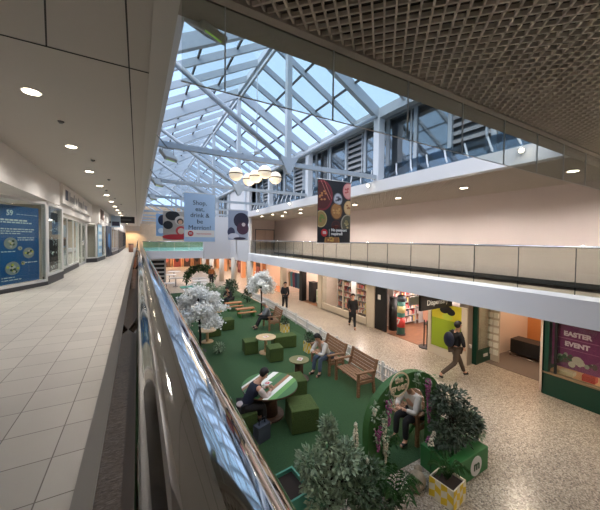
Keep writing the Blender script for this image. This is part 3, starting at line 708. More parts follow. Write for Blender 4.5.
bench(5.45, 7.78, -.08, 1.15, 'brown wooden bench where the woman in the pale coat sits')
bench(5.22, 4.38, .0, 1.05, 'brown wooden bench seen through the green arch')
bench(5.55, 12.55, -.1, .9, 'brown wooden bench under the grey haired man')
# picnic tables
def picnic(x, y, label):
    t = empty('picnic_bench', (x, y, .012), 0, label, 'bench', 'low timber benches near the columns')
    OW = mat('orange_timber', (176, 122, 82), .6, var=.1, vscale=10)
    MB().box(-.5, .5, -.16, .16, .38, .43).build('table_top', OW, t)
    MB().box(-.5, .5, -.42, -.22, .24, .28).build('seat', OW, t)
    for sx in (-.38, .38): MB().box(sx - .04, sx + .04, -.4, .15, 0, .24).box(sx - .04, sx + .04, -.1, .1, .24, .38).build('leg', GREENP, t)
picnic(5.12, 15.2, 'low orange timber bench, the nearer of two by the seated dark figure')
picnic(4.95, 16.9, 'low orange timber bench, the farther of two by the seated dark figure')

# picket fence
def picket(x0, y0, x1, y1, label):
    d = Vector((x1 - x0, y1 - y0, 0)); L = d.length; t = empty('picket_fence', (x0, y0, .0), math.atan2(d.y, d.x), label, 'fence', 'white picket fence panels')
    MB().box(0, L, -.012, .012, .12, .17).box(0, L, -.012, .012, .38, .43).build('rail', WHITE, t)
    n = int(L / .105)
    for i in range(n):
        a = (i + .5) * L / n; MB().prism([(a - .03, .03), (a + .03, .03), (a + .03, .47), (a, .52), (a - .03, .47)], (0, -.012, 0), X, Z, .016).build('picket', WHITE, t)
    MB().box(-.03, .03, -.03, .03, 0, .56).build('post', WHITE, t)
fp = [(6.42, 5.05), (6.46, 6.3), (6.52, 7.55), (6.6, 8.8), (6.68, 10.05), (6.78, 11.3), (6.88, 12.55), (6.96, 13.8), (7.02, 15.1), (7.06, 16.5), (7.08, 18.0), (7.1, 19.6)]
nm = ['nearest white picket fence panel, behind the green arch', 'white picket fence panel behind the empty brown bench', 'white picket fence panel behind the woman in the pale coat', 'white picket fence panel behind the yellow planter']
for i in range(len(fp) - 1): picket(*fp[i], *fp[i + 1], nm[i] if i < 4 else 'white picket fence panel %s' % ['level with the plywood table', 'by the dark clad walker', 'behind the grey haired man', 'beside the slim blossom tree', 'beside the nearer timber bench', 'beside the farther timber bench', 'farthest, next to the first column'][i - 4])

# ------------------------------------------------------------------ plants
def leaves(mb, pts, n, ln, wd, droop=.2, rnd=random):
    """n leaves scattered around each (centre, radius) blob"""
    for _ in range(n):
        c, R_ = rnd.choice(pts)
        d = Vector((rnd.gauss(0, 1), rnd.gauss(0, 1), rnd.gauss(0, 1))).normalized()
        p = Vector(c) + d * R_ * rnd.uniform(.35, 1)
        a = (d + Vector((rnd.uniform(-.6, .6), rnd.uniform(-.6, .6), rnd.uniform(-.5, .4) - droop))).normalized()
        s = a.cross(Vector((rnd.uniform(-1, 1), rnd.uniform(-1, 1), 1))).normalized(); up = s.cross(a)
        L = ln * rnd.uniform(.7, 1.3); w = wd * rnd.uniform(.7, 1.3)
        mb.add([p, p + a * L * .5 + s * w + up * L * .08, p + a * L, p + a * L * .5 - s * w + up * L * .08], [(0, 1, 2), (0, 2, 3)])
def blossom_tree(x, y, H, R_, z0, label, seed, nb):
    rnd = random.Random(seed)
    t = empty('blossom_tree', (x, y, .012), 0, label, 'tree')
    MB().cyl(0, 0, 0, .06, .22, 24).build('base', BLACK, t)
    m = MB(); m.tube([(0, 0, .05), (.02, .01, z0 * .6), (-.02, 0, z0), (0, 0, z0 + .25)], [.05, .042, .036, .028], 10)
    tips = []
    for i in range(nb):
        th = 2 * PI * i / nb * 2.4 + rnd.uniform(-.3, .3); el = -.55 + 1.75 * ((i * .618) % 1); rr = R_ * rnd.uniform(.75, 1.0)
        e = Vector((math.cos(th) * math.cos(el) * rr, math.sin(th) * math.cos(el) * rr, z0 - .1 + (H - z0) * (el + .55) / 1.75))
        mid = Vector((e.x * .5, e.y * .5, z0 + .3 + (e.z - z0 - .2) * .6 + .1))
        m.tube([(0, 0, z0 + .1), mid, e], [.02, .014, .006], 6); tips.append(e); tips.append(mid + Vector((rnd.uniform(-.1, .1), rnd.uniform(-.1, .1), .05))); tips.append((mid + e) / 2)
    m.build('trunk', BARK, t)
    b = MB()
    for e in tips:
        for k in range(80):
            d = Vector((rnd.gauss(0, 1), rnd.gauss(0, 1), rnd.gauss(0, .75)))
            out = Vector((e.x, e.y, 0)).normalized() * rnd.uniform(-.12, .14)
            c = e + d * R_ * .12 + out; s = rnd.uniform(.035, .06)
            n_ = Vector((rnd.gauss(0, 1), rnd.gauss(0, 1), rnd.gauss(0, 1))).normalized(); u = n_.orthogonal().normalized(); v = n_.cross(u)
            ring = [c + (u * math.cos(q * PI / 3) + v * math.sin(q * PI / 3)) * s * (1 if q % 2 else .75) for q in range(6)]
            b.add([c + n_ * s * .5] + ring, [(0, 1 + q, 1 + (q + 1) % 6) for q in range(6)])
    b.build('blossom', PETAL, t)
blossom_tree(1.98, 11.0, 2.5, .82, 1.05, 'large white blossom tree with dark trunk by the walkway rail', 11, 30)
blossom_tree(5.95, 14.9, 2.45, .66, 1.4, 'slim white blossom tree beside the fence and the grey haired man', 12, 24)

def bush(x, y, z, blobs, n, ln, wd, ml, label, seed, pot=None, stems=8, droop=.1, name='leafy_plant'):
    rnd = random.Random(seed); t = empty(name, (x, y, z), 0, label, 'plant')
    m = MB()
    for c, R_ in blobs:
        for k in range(stems // 2):
            e = Vector(c) + Vector((rnd.uniform(-1, 1), rnd.uniform(-1, 1), rnd.uniform(-.5, 1))) * R_ * .6
            m.tube([(0, 0, 0), (e.x * .4, e.y * .4, e.z * .6), e], [.014, .009, .004], 5)
    m.build('stem', BARK, t)
    l = MB(); leaves(l, blobs, n, ln, wd, droop, rnd); l.build('foliage', ml, t)
    return t
# near grey green bush in teal planter
t = empty('teal_planter', (1.98, 3.86, .012), .1, 'square teal planter box at the foot of the near grey green bush', 'planter')
TE = mat('teal_paint', (84, 156, 132), .6)
MB().box(-.28, .28, -.28, -.25, 0, .42).box(-.28, .28, .25, .28, 0, .42).box(-.28, -.25, -.25, .25, 0, .42).box(.25, .28, -.25, .25, 0, .42).build('box', TE, t); MB().box(-.25, .25, -.25, .25, 0, .36).build('soil', mat('soil', (50, 38, 30), .9), t)
bush(2.55, 3.45, .012, [((-.05, .05, 1.08), .18), ((-.38, .05, .95), .2), ((-.3, 0, .72), .24), ((.12, -.05, .85), .26), ((.1, 0, .5), .3), ((-.2, -.1, .4), .28), ((-.02, .12, 1.34), .12), ((.42, 0, .62), .24), ((.35, .05, .88), .14)], 2300, .085, .024, LEAF1, 'tall grey green bush nearest the camera beside the handrail', 21)
bush(3.02, 3.2, .012, [((0, 0, .35), .3), ((.15, .1, .55), .22), ((-.2, 0, .55), .25), ((.15, -.1, .2), .25)], 1400, .08, .02, mat('mid_leaf', (78, 98, 70), .6, var=.35, vscale=14), 'low dark green bush right of the grey green bush', 22)
# palm fronds
def palm(x, y, z, R_, H, n, label, seed, cat='plant', wl=.16):
    rnd = random.Random(seed); t = empty('potted_palm', (x, y, z), 0, label, cat); m = MB(); st_ = MB()
    for i in range(n):
        th = 2 * PI * i / n + rnd.uniform(-.2, .2); rr = R_ * rnd.uniform(.7, 1); hh = H * rnd.uniform(.7, 1.1)
        P_ = [Vector((math.cos(th) * rr * s, math.sin(th) * rr * s, hh * math.sin(min(s * 2.1, 2.6)))) for s in (0, .25, .5, .75, 1)]
        st_.tube(P_, [.008, .006, .005, .004, .002], 5)
        for k in range(1, 12):
            s = k / 12 * 4; a = int(s); p = P_[a].lerp(P_[min(a + 1, 4)], s - a); d = (P_[min(a + 1, 4)] - P_[a]).normalized(); sd = d.cross(Z).normalized()
            for q in (-1, 1):
                tip = p + sd * q * wl * (1 - .5 * k / 12) + d * .06 - Z * .04
                m.add([p - d * .01, p + sd * q * wl * .4 + d * .035 + Z * .01, tip, p + sd * q * wl * .4 + d * .01], [(0, 1, 2), (0, 2, 3)])
    st_.build('stem', LEAF3, t); m.build('fronds', LEAF3, t); return t
palm(3.5, 3.12, .012, .5, .55, 13, 'spreading green palm at the foot of the left side of the arch', 31)
palm(4.05, 3.9, .012, .35, .6, 8, 'small fern under the green arch', 32)
# foxglove style white spikes
def spike(x, y, h, L, r, m_, label, n=90, seed=1, name='flower_spike'):
    rnd = random.Random(seed); t = empty(name, (x, y, .012), 0, label, 'flower'); MB().tube([(0, 0, 0), (.01, 0, h - L), (0, .01, h)], .006, 6).build('stem', LEAF2, t)
    b = MB()
    for k in range(n):
        q = rnd.random(); th = rnd.random() * 6.28; rr = r * (1 - .7 * q); c = (rr * math.cos(th), rr * math.sin(th), h - L + q * L); b.sph(c, .016, 5, 4)
    b.build('blossom', m_, t)
WB = mat('cream_blossom', (222, 212, 190), .7)
spike(3.02, 3.5, 1.28, .40, .05, WB, 'white flower spike standing left of the green arch', seed=2)
spike(3.16, 3.36, .75, .34, .05, WB, 'lower white flower spike at the foot of the green arch', seed=3)

# ------------------------------------------------------------------ green arch with flowers
AX, AY = 4.37, 3.68
ar = empty('garden_arch', (AX, AY, 0), 0, 'green painted photo arch decorated with wisteria over the lawn edge', 'arch')
m = MB(); out = []; inn_ = []; N = 28; R1, R0, zc, zc0 = .98, .66, .90, .86
for i in range(N + 1):
    th = PI - PI * i / N; out.append((R1 * math.cos(th), zc + (1.76 - zc) * math.sin(th) ** .9)); inn_.append((R0 * math.cos(th), zc0 + .60 * math.sin(th)))
outer = [(-R1, 0)] + out + [(R1, 0)]; inner = [(-R0, 0)] + inn_ + [(R0, 0)]
vs = []; fs = []
n_ = len(outer)
for yy in (-.07, .07):
    for a, b in outer: vs.append((a, yy, b))
    for a, b in inner: vs.append((a, yy, b))
for i in range(n_ - 1):
    fs += [(i, i + 1, n_ + i + 1, n_ + i), (2 * n_ + i + 1, 2 * n_ + i, 3 * n_ + i, 3 * n_ + i + 1), (i + 1, i, 2 * n_ + i, 2 * n_ + i + 1), (n_ + i, n_ + i + 1, 3 * n_ + i + 1, 3 * n_ + i)]
fs += [(0, n_, 3 * n_, 2 * n_), (n_ - 1, 3 * n_ - 1, 4 * n_ - 1, 2 * n_ - 1)]
m.add(vs, fs).build('arch_board', mat('arch_green', (54, 98, 44), .6), ar)
MB().bar((.82, .07, .9), (.82, .55, .02), .05, .05).build('brace', GREENP, ar)
t = empty('arch_sign', (4.10, AY - .1, 1.62), 0, 'round cream sign lettered the green at the top left of the arch', 'sign')
SG = mat('cream_sign', (224, 204, 170), .5)
m = MB(); ro, ri = .235, .205; n2 = 28; vs = []; fs = []
for yy in (0, .015):
    for rr in (ro, ri):
        for i in range(n2): th = 2 * PI * i / n2; vs.append((rr * 1.05 * math.cos(th), yy, rr * .95 * math.sin(th)))
for i in range(n2):
    j = (i + 1) % n2; fs += [(i, j, n2 + j, n2 + i), (2 * n2 + j, 2 * n2 + i, 3 * n2 + i, 3 * n2 + j), (j, i, 2 * n2 + i, 2 * n2 + j), (n2 + i, n2 + j, 3 * n2 + j, 3 * n2 + i)]
m.add(vs, fs).build('ring', SG, t); text('the', .16, SG, (-.01, .006, .085), X, Z, t, ext=.006, weight=.003); text('green', .185, SG, (0, .006, -.05), X, Z, t, ext=.006, weight=.003)
MB().bar((-.1, .03, -.2), (-.12, .03, -.34), .02, .02).bar((.18, .03, .05), (.26, .03, .0), .02, .02).build('stake', SG, t)
def wisteria(dx, z, L, r, m_, label, seed):
    rnd = random.Random(seed); t = empty('wisteria_cluster', (AX + dx, AY - .13, z), 0, label, 'flower')
    b = MB(); lf = MB()
    for k in range(110):
        q = rnd.random(); rr = r * (1 - .75 * q) * rnd.uniform(.5, 1); th = rnd.random() * 6.28; b.sph((rr * math.cos(th), rr * math.sin(th) * .6, -q * L), .014, 5, 4)
    b.build('blossom', m_, t); leaves(lf, [((0, 0, .05), r * 1.2), ((.0, 0, -.15), r)], 50, .06, .016, .3, rnd); lf.build('foliage', LEAF1, t)
for a in [(-.80, 1.02, .42, .08, PURP, 'purple wisteria hanging on the left post of the arch', 1), (-.56, 1.42, .44, .08, PURP, 'purple wisteria hanging under the arch sign', 2), (.48, 1.55, .42, .09, PURP, 'purple wisteria hanging at the top right inside the arch', 3), (.52, 1.10, .40, .07, PURP, 'purple wisteria hanging on the inner right edge of the arch', 4),
          (-.66, 1.12, .6, .06, WB, 'cream flower garland on the inner left edge of the arch', 5), (-.62, .72, .4, .05, WB, 'lower cream flower garland on the left post of the arch', 6), (-.9, 1.36, .1, .05, WB, 'small cream flower bunch at the left shoulder of the arch', 7), (.14, 1.74, .1, .05, LEAF1, 'tuft of leaves at the crown of the arch', 8)]: wisteria(*a)

# ------------------------------------------------------------------ green display box with m logo and bush
t = empty('display_plinth', (5.13, 3.18, 0), 0, 'green painted display box with a white round m logo', 'planter')
bevel(MB().box(-.52, .52, -.33, .33, 0, .42).build('box', mat('plinth_green', (46, 110, 56), .5), t), .01)
MB().disc((0, -.33, 0), X, Z, .13, .20, .165, .175, .008, 36).build('logo_disc', WHITE, t)
text('m', .24, mat('logo_green', (40, 80, 44), .5), (.13, -.345, .215), X, Z, t, 'logo_letter', weight=.004)
bush(5.15, 3.22, .42, [((-.12, 0, .45), .36), ((.1, .1, .75), .28), ((-.2, .05, .85), .24), ((.32, 0, .45), .28), ((-.3, 0, .2), .25), ((.1, -.05, .25), .3), ((.5, -.05, .3), .18)], 2600, .085, .022, mat('blackish_leaf', (66, 80, 64), .5, var=.4, vscale=14), 'large dark leafy plant standing on the green display box', 23)
bush(5.68, 3.15, .42, [((-.05, 0, .35), .14), ((.05, -.05, .15), .13)], 260, .08, .02, LEAF1, 'pale green trailing sprig at the right end of the green display box', 24, stems=4)
# yellow and white chequer planter
def chequer(x, y, s, h, rz, label):
    t = empty('chequered_planter', (x, y, 0), rz, label, 'planter', 'yellow and cream chequered planters')
    m = MB(); q = 4; c = s / 2
    m.box(-c, c, -c, -c + .02, 0, h).box(-c, c, c - .02, c, 0, h).box(-c, -c + .02, -c, c, 0, h).box(c - .02, c, -c, c, 0, h); m.build('box', CREAM, t)
    MB().box(-c + .02, c - .02, -c + .02, c - .02, 0, h - .04).build('soil', mat('soil', (50, 38, 30), .9), t)
    m = MB(); w = s / q; hh = h / 3
    for i in range(q):
        for k in range(3):
            if (i + k) % 2: continue
            for fx in range(4):
                o_, u_ = [((-c, -c, 0), X), ((c, -c, 0), Y), ((c, c, 0), -X), ((-c, c, 0), -Y)][fx]
                s0 = .35 * hh
                pp = [(i * w, k * hh + (s0 if i % 2 else 0)), ((i + 1) * w, k * hh + (0 if i % 2 else s0)), ((i + 1) * w, min((k + 1) * hh + (0 if i % 2 else s0), h)), (i * w, min((k + 1) * hh + (s0 if i % 2 else 0), h))]
                m.prism(pp, o_, u_, Z, .003)
    m.build('chequer_pattern', YELLOW, t)
chequer(4.42, 2.84, .40, .33, .12, 'yellow and cream chequered planter in front of the arch, nearest the camera')
palm(4.42, 2.84, .3, .32, .34, 12, 'dark spiky plant in the nearest chequered planter', 41, wl=.05)
chequer(5.62, 9.2, .34, .4, 0, 'yellow and cream chequered planter beside the turf bench')
bush(5.62, 9.2, .37, [((0, 0, .14), .22)], 240, .12, .02, LEAF2, 'dark leafy plant in the chequered planter beside the turf bench', 25)
chequer(5.82, 11.7, .32, .4, 0, 'yellow and cream chequered planter beside the grey haired man')
bush(5.82, 11.7, .37, [((0, 0, .12), .18)], 160, .12, .02, LEAF2, 'small leafy plant in the chequered planter by the grey haired man', 26)
# sack / pebble bag
def sack():
    t = empty('hessian_sack', (4.12, 3.2, 0), .4, 'slumped pale hessian sack beside the nearest chequered planter', 'sack')
    m = MB().sph((0, 0, .13), .17, 18, 12, (1.2, .85, .8)); me = m
    me.v = [(a * (1 + .06 * math.sin(c * 30 + a * 20)), b * (1 + .06 * math.sin(a * 25)), max(c, 0)) for a, b, c in me.v]
    m.build('body', mat('hessian', (150, 136, 116), .9, var=.15, vscale=20), t); MB().sph((.16, .02, .22), .07, 10, 8).build('tied_neck', mat('hessian', (150, 136, 116)), t)
sack()
for i, (a, b) in enumerate(((4.62, 3.35), (4.55, 3.25), (4.7, 3.3))): spike(a, b, .62 + .05 * i, .12, .05, WB if i else PURP, ['pink blossom stem behind the chequered planter', 'cream blossom stem behind the chequered planter, lower one', 'cream blossom stem behind the chequered planter, taller one'][i], 26, 50 + i)
# planters and foliage along the rail side and further back
bush(4.35, 19.2, .012, [((0, 0, .6), .5), ((.6, .3, .6), .45), ((-.2, .5, .9), .4)], 900, .16, .04, LEAF1, 'mixed grey green planting beyond the timber benches', 61)
bush(5.6, 20.4, .012, [((0, 0, .5), .45), ((.4, .3, .8), .4)], 600, .16, .04, LEAF2, 'dark green planting before the second column', 62)
bush(1.6, 15.6, .012, [((0, 0, .5), .4), ((.2, .4, .8), .35)], 500, .14, .03, LEAF2, 'dark planting behind the big blossom tree beside the rail', 63)
bush(2.6, 10.6, .012, [((0, 0, .22), .2)], 180, .08, .02, LEAF1, 'small low plant at the foot of the big blossom tree', 64)

# ------------------------------------------------------------------ people
def skin(verts, edges, radii, root, m, name, parent, sub=2, loc=None):
    me = bpy.data.meshes.new(name); me.from_pydata([tuple(v) for v in verts], edges, []); o = bpy.data.objects.new(name, me); C.objects.link(o)
    md = o.modifiers.new('s', 'SKIN'); md.use_smooth_shade = True
    for i, r in enumerate(radii):
        sv = me.skin_vertices[0].data[i]; sv.radius = (r, r) if not isinstance(r, tuple) else r; sv.use_root = (i == root)
    o.modifiers.new('u', 'SUBSURF').levels = sub; o.modifiers['u'].render_levels = sub
    bpy.context.view_layer.update()
    nm = bpy.data.meshes.new_from_object(o.evaluated_get(bpy.context.evaluated_depsgraph_get()))
    bpy.data.objects.remove(o); bpy.data.meshes.remove(me)
    nm.name = name; nm.materials.clear(); nm.materials.append(m)
    for p in nm.polygons: p.use_smooth = True
    o = bpy.data.objects.new(name, nm); C.objects.link(o); o.parent = parent
    return o
def figure(loc, rz, label, J, top, legs, hair, shoe=BLACK, coat=None, hairlen=0, group=None, name='person', sc=1.0, skirt=False, sleeve=None):
    """J: joints in local space, the figure faces +Y. keys pelvis,chest,neck,head, and l/r: sh,el,wr,hip,kn,an,toe"""
    t = empty(name, loc, rz, label, 'person', group); t.scale = (sc,) * 3
    J = {k: Vector(v) for k, v in J.items()}
    V = []; E = []; R_ = []; idx = {}
    def add(k, p, r, par=None):
        idx[k] = len(V); V.append(p); R_.append(r)
        if par is not None: E.append((idx[par], idx[k]))
    hd = (J['head'] - J['neck']).normalized(); fw = J.get('look', Vector((0, 1, 0))).normalized()
    add('pel', J['pelvis'], .12); add('mid', J['pelvis'].lerp(J['chest'], .5), .115, 'pel'); add('che', J['chest'], .13, 'mid'); add('nec', J['neck'], .055, 'che')
    add('jaw', J['head'] - hd * .06 + fw * .012, .075, 'nec'); add('skl', J['head'] + hd * .035, .095, 'jaw'); add('top', J['head'] + hd * .10 - fw * .01, .06, 'skl')
    for s in 'lr':
        add(s + 'sh', J[s + 'sh'], .058, 'che'); add(s + 'el', J[s + 'el'], .042, s + 'sh'); add(s + 'wr', J[s + 'wr'], .028, s + 'el')
        d = (J[s + 'wr'] - J[s + 'el']).normalized(); add(s + 'pm', J[s + 'wr'] + d * .06, (.04, .022), s + 'wr')
        add(s + 'hp', J[s + 'hip'], .09, 'pel'); add(s + 'kn', J[s + 'kn'], .06, s + 'hp'); add(s + 'an', J[s + 'an'], .042, s + 'kn'); add(s + 'to', J[s + 'toe'], .034, s + 'an')
    body = skin(V, E, R_, 0, SKIN, 'body', t)
    # fingers and face joined into the body mesh
    ex = MB(); ex.m = 0
    for s in 'lr':
        d = (J[s + 'wr'] - J[s + 'el']).normalized(); side = d.cross(Z).normalized() if abs(d.z) < .95 else X.copy(); nn = side.cross(d).normalized(); pm = J[s + 'wr'] + d * .07
        for q in range(4):
            b0 = pm + side * (-.027 + .018 * q) + d * .015; l_ = (.055, .065, .062, .048)[q]
            ex.tube([b0, b0 + d * l_ * .5 - nn * .005, b0 + d * l_ * .85 - nn * .022], [.0095, .0085, .007], 6)
        sg = 1 if s == 'l' else -1
        b0 = J[s + 'wr'] + d * .03 + side * .026 * sg; ex.tube([b0, b0 + side * .02 * sg + d * .025, b0 + side * .022 * sg + d * .05], [.011, .010, .008], 6)
    hc = J['head'] + hd * .02; sd = fw.cross(hd).normalized()
    ex.tube([hc + fw * .085 + hd * .0, hc + fw * .112 - hd * .03], [.009, .014], 6)
    for q in (-1, 1): ex.sph(hc + sd * q * .088 - hd * .01, .02, 8, 6, (.6, .9, 1.2))
    em = MB()
    me = body.data; import bmesh
    bm = bmesh.new(); bm.from_mesh(me); tmp = bpy.data.meshes.new('x'); tmp.from_pydata(ex.v, [], ex.f); bm.from_mesh(tmp); bm.to_mesh(me); bm.free(); bpy.data.meshes.remove(tmp)
    for p in me.polygons: p.use_smooth = True
    for q in (-1, 1): em.sph(hc + sd * q * .032 + fw * .088 + hd * .012, .0095, 6, 5)
    em.build('eyes', BLACK, t); mo = MB().bar(hc + fw * .094 - hd * .055 - sd * .02, hc + fw * .094 - hd * .055 + sd * .02, .008, .008); mo.build('mouth', mat('lips', (160, 90, 84), .5), t)
    # hair
    h = MB(); h.sph((0, 0, 0), .112, 16, 12)
    hv = []
    for a, b, c in h.v:
        v = Vector((a, b, c)); wv = hd * v.z * 1.05 + fw * v.y + sd * v.x
        if v.y > .02 and v.z < .045: wv = wv * .80 - fw * .02
        hv.append(J['head'] + hd * .05 - fw * .018 + wv)
    h.v = [tuple(v) for v in hv]; h.build('hair', hair, t)
    if hairlen: skin([J['head'] + hd * .03 - fw * .05, J['head'] - hd * .08 - fw * .07, J['head'] - hd * (.1 + hairlen) - fw * .05], [(0, 1), (1, 2)], [.09, .085, .05], 0, hair, 'long_hair', t)
    # top garment
    V = []; E = []; R_ = []; idx = {}
    low = J['pelvis'] + (J['pelvis'] - J['chest']).normalized() * (.04 if not coat else 0)
    add('pel', J['pelvis'] + Vector((0, 0, -.02)), (.175, .135)); add('mid', J['pelvis'].lerp(J['chest'], .55), (.155, .12), 'pel'); add('che', J['chest'], (.17, .125), 'mid'); add('nec', J['chest'].lerp(J['neck'], .6), .08, 'che')
    for s in 'lr':
        add(s + 'sh', J[s + 'sh'], .082, 'che')
        if not sleeve: add(s + 'el', J[s + 'el'], .062, s + 'sh'); add(s + 'wr', J[s + 'el'].lerp(J[s + 'wr'], .92), .048, s + 'el')
    skin(V, E, R_, 0, top, 'jacket' if not sleeve else 'waistcoat', t)
    if sleeve:
        for s in 'lr': skin([J[s + 'sh'], J[s + 'el'], J[s + 'el'].lerp(J[s + 'wr'], .92)], [(0, 1), (1, 2)], [.078, .066, .048], 0, sleeve, 'sleeve', t)
        skin([J['pelvis'] + Vector((0, -.06, 0)), J['pelvis'] + Vector((0, -.05, .1))], [(0, 1)], [.14, .13], 0, sleeve, 'shirt_tail', t)
    V = []; E = []; R_ = []; idx = {}
    add('pel', J['pelvis'], (.16, .13))
    for s in 'lr':
        add(s + 'hp', J[s + 'hip'], .105, 'pel'); add(s + 'th', J[s + 'hip'].lerp(J[s + 'kn'], .5), .095, s + 'hp'); add(s + 'kn', J[s + 'kn'], .074, s + 'th'); add(s + 'an', J[s + 'kn'].lerp(J[s + 'an'], .93), .06, s + 'kn')
    skin(V, E, R_, 0, legs, 'trousers', t)
    if coat:
        lo = (J['lkn'] + J['rkn']) / 2 + Vector((0, 0, .05)); skin([J['chest'], J['pelvis'], lo], [(0, 1), (1, 2)], [(.17, .13), (.19, .15), (.21, .17)], 1, coat, 'coat_skirt', t)
    for s in 'lr':
        d = (J[s + 'toe'] - J[s + 'an']); fl = Vector((d.x, d.y, 0)).normalized() if Vector((d.x, d.y, 0)).length > .02 else Y
        skin([J[s + 'an'] - fl * .03 - Z * .03, J[s + 'an'].lerp(J[s + 'toe'], .5) - Z * .005, J[s + 'toe']], [(0, 1), (1, 2)], [.05, .048, .036], 0, shoe, 'shoe', t)
    return t
def walkJ(step=.32, lean=.06, arm=.2):
    return dict(pelvis=(0, 0, .93), chest=(0, lean * .7, 1.28), neck=(0, lean, 1.46), head=(0, lean + .03, 1.60), look=(0, 1, -.1),
        lsh=(-.18, lean * .7, 1.38), lel=(-.23, lean - arm * .5, 1.12), lwr=(-.22, lean + .0, .90), rsh=(.18, lean * .7, 1.38), rel=(.24, lean + arm * .4, 1.13), rwr=(.18, lean + arm * 1.1, 1.0),
        lhip=(-.09, 0, .90), lkn=(-.09, step * .55, .50), lan=(-.09, step * .95, .09), ltoe=(-.09, step * .95 + .15, .045), rhip=(.09, 0, .90), rkn=(.09, -step * .15, .49), ran=(.09, -step * 1.3, .16), rtoe=(.09, -step * 1.3 + .10, .05))
def sitJ(lean=.25, reach=.4, handz=.78, look=(0, 1, -.6), kn=.44, foot=.42, sp=.12, h=.46):
    return dict(pelvis=(0, 0, h + .10), chest=(0, lean * .75, h + .43), neck=(0, lean, h + .59), head=(0, lean + .09, h + .70), look=look,
        lsh=(-.18, lean * .8, h + .50), lel=(-.24, lean + .1, h + .25), lwr=(-.10, lean * .9 + reach * .75, handz), rsh=(.18, lean * .8, h + .50), rel=(.24, lean + .1, h + .25), rwr=(.10, lean * .9 + reach * .75, handz),
        lhip=(-.09, .02, h + .08), lkn=(-sp, kn, h + .07), lan=(-sp, foot, .10), ltoe=(-sp - .02, foot + .16, .045), rhip=(.09, .02, h + .08), rkn=(sp, kn, h + .07), ran=(sp, foot + .04, .10), rtoe=(sp + .02, foot + .2, .045))
BLK1 = mat('black_cloth', (26, 26, 30), .85); BLK2 = mat('charcoal_cloth', (44, 42, 44), .85); NAVY = mat('navy_cloth', (30, 34, 54), .85); BRN = mat('brown_cloth', (82, 68, 56), .85)
PALE = mat('pale_coat_cloth', (196, 190, 182), .85); JEAN = mat('denim', (78, 92, 112), .85); GREYC = mat('grey_cloth', (120, 122, 126), .85); SHIRT = mat('pale_pink_shirt', (206, 190, 184), .8)
# man striding with backpack (moving to the right of the picture, towards +X -Y)
mw = figure((8.55, 5.35, .0), -1.95, 'person in black cap and dark jacket striding past the lime advert', walkJ(.42, .05, .1), BLK1, BRN, BLK1, sc=1.0)
t = empty('backpack', (8.55, 5.35, 0), -1.95, 'dark blue backpack on the striding person in the black cap', 'backpack')
b = MB().sph((0, -.22, 1.20), .19, 16, 12, (.95, .7, 1.25)); b.build('bag', mat('backpack_blue', (26, 32, 52), .8), t)
MB().tube([(-.12, -.12, 1.42), (-.13, .10, 1.44), (-.13, .19, 1.25), (-.13, .0, 1.05)], .018, 8).tube([(.12, -.12, 1.42), (.13, .10, 1.44), (.13, .19, 1.25), (.13, .0, 1.05)], .018, 8).build('strap', BLK1, t)
t = empty('camera_in_hand', (8.55, 5.35, 0), -1.95, 'small pale object in the hand of the striding person', 'phone'); MB().box(.12, .2, .36, .40, .97, 1.07).build('case', PALE, t)
figure((8.95, 10.75, 0), 2.6, 'person in long black coat walking past the pharmacy window', walkJ(.30, .05, .12), BLK1, BLK1, HAIRD, coat=BLK1, sc=.96, hairlen=.1)
figure((7.62, 15.35, 0), 3.0, 'person in black top and trousers walking beyond the fence', walkJ(.12, .03, .06), BLK1, BLK1, HAIRD, sc=.98)
figure((2.02, 6.05, .012), -1.62, 'seated person in dark waistcoat and pale sleeves leaning on the striped table', sitJ(.36, .34, .78, (0, 1, -.9), .42, .40, .12, .43), NAVY, BLK2, HAIRD, shoe=mat('tan_shoe', (140, 96, 66), .6), sleeve=SHIRT)
figure((5.28, 7.52, .012), 1.75, 'seated person in pale cream coat and jeans bent over a phone', sitJ(.36, .30, .74, (0, 1, -.9), .44, .46), PALE, JEAN, HAIRD, hairlen=.08)
figure((5.18, 4.06, .012), 1.5, 'seated person in black trousers and light top seen through the green arch', sitJ(.2, .35, .75, (0, 1, -.7)), PALE, BLK1, HAIRD)
figure((5.42, 12.5, .012), 1.25, 'seated person with grey hair and grey jacket near the slim blossom tree', sitJ(.18, .3, .7, (0, 1, -.6), .44, .62), GREYC, BLK1, HAIRG)
figure((5.0, 17.6, .012), 2.2, 'seated person all in black on the far timber bench', sitJ(.28, .3, .74, (0, 1, -.8)), BLK1, BLK2, HAIRD)
figure((5.9, 27.2, 0), 3.0, 'distant person in an orange brown coat beside the green ring', walkJ(.1, .02, .04), mat('rust_cloth', (176, 110, 60), .8), BLK2, HAIRD)
figure((1.9, 28.6, 0), 2.8, 'distant person in dark clothes near the far display', walkJ(.2, .02, .04), BLK1, BLK2, HAIRD)
t = empty('shopping_bag', (2.25, 5.55, .012), .3, 'dark grey bag on the floor beside the seated person at the striped table', 'bag')
MB().box(-.16, .16, -.09, .09, 0, .34).build('body', mat('bag_grey', (60, 66, 76), .8), t); MB().tube([(-.08, 0, .34), (-.07, 0, .46), (.07, 0, .46), (.08, 0, .34)], .01, 6).build('handle', BLACK, t)

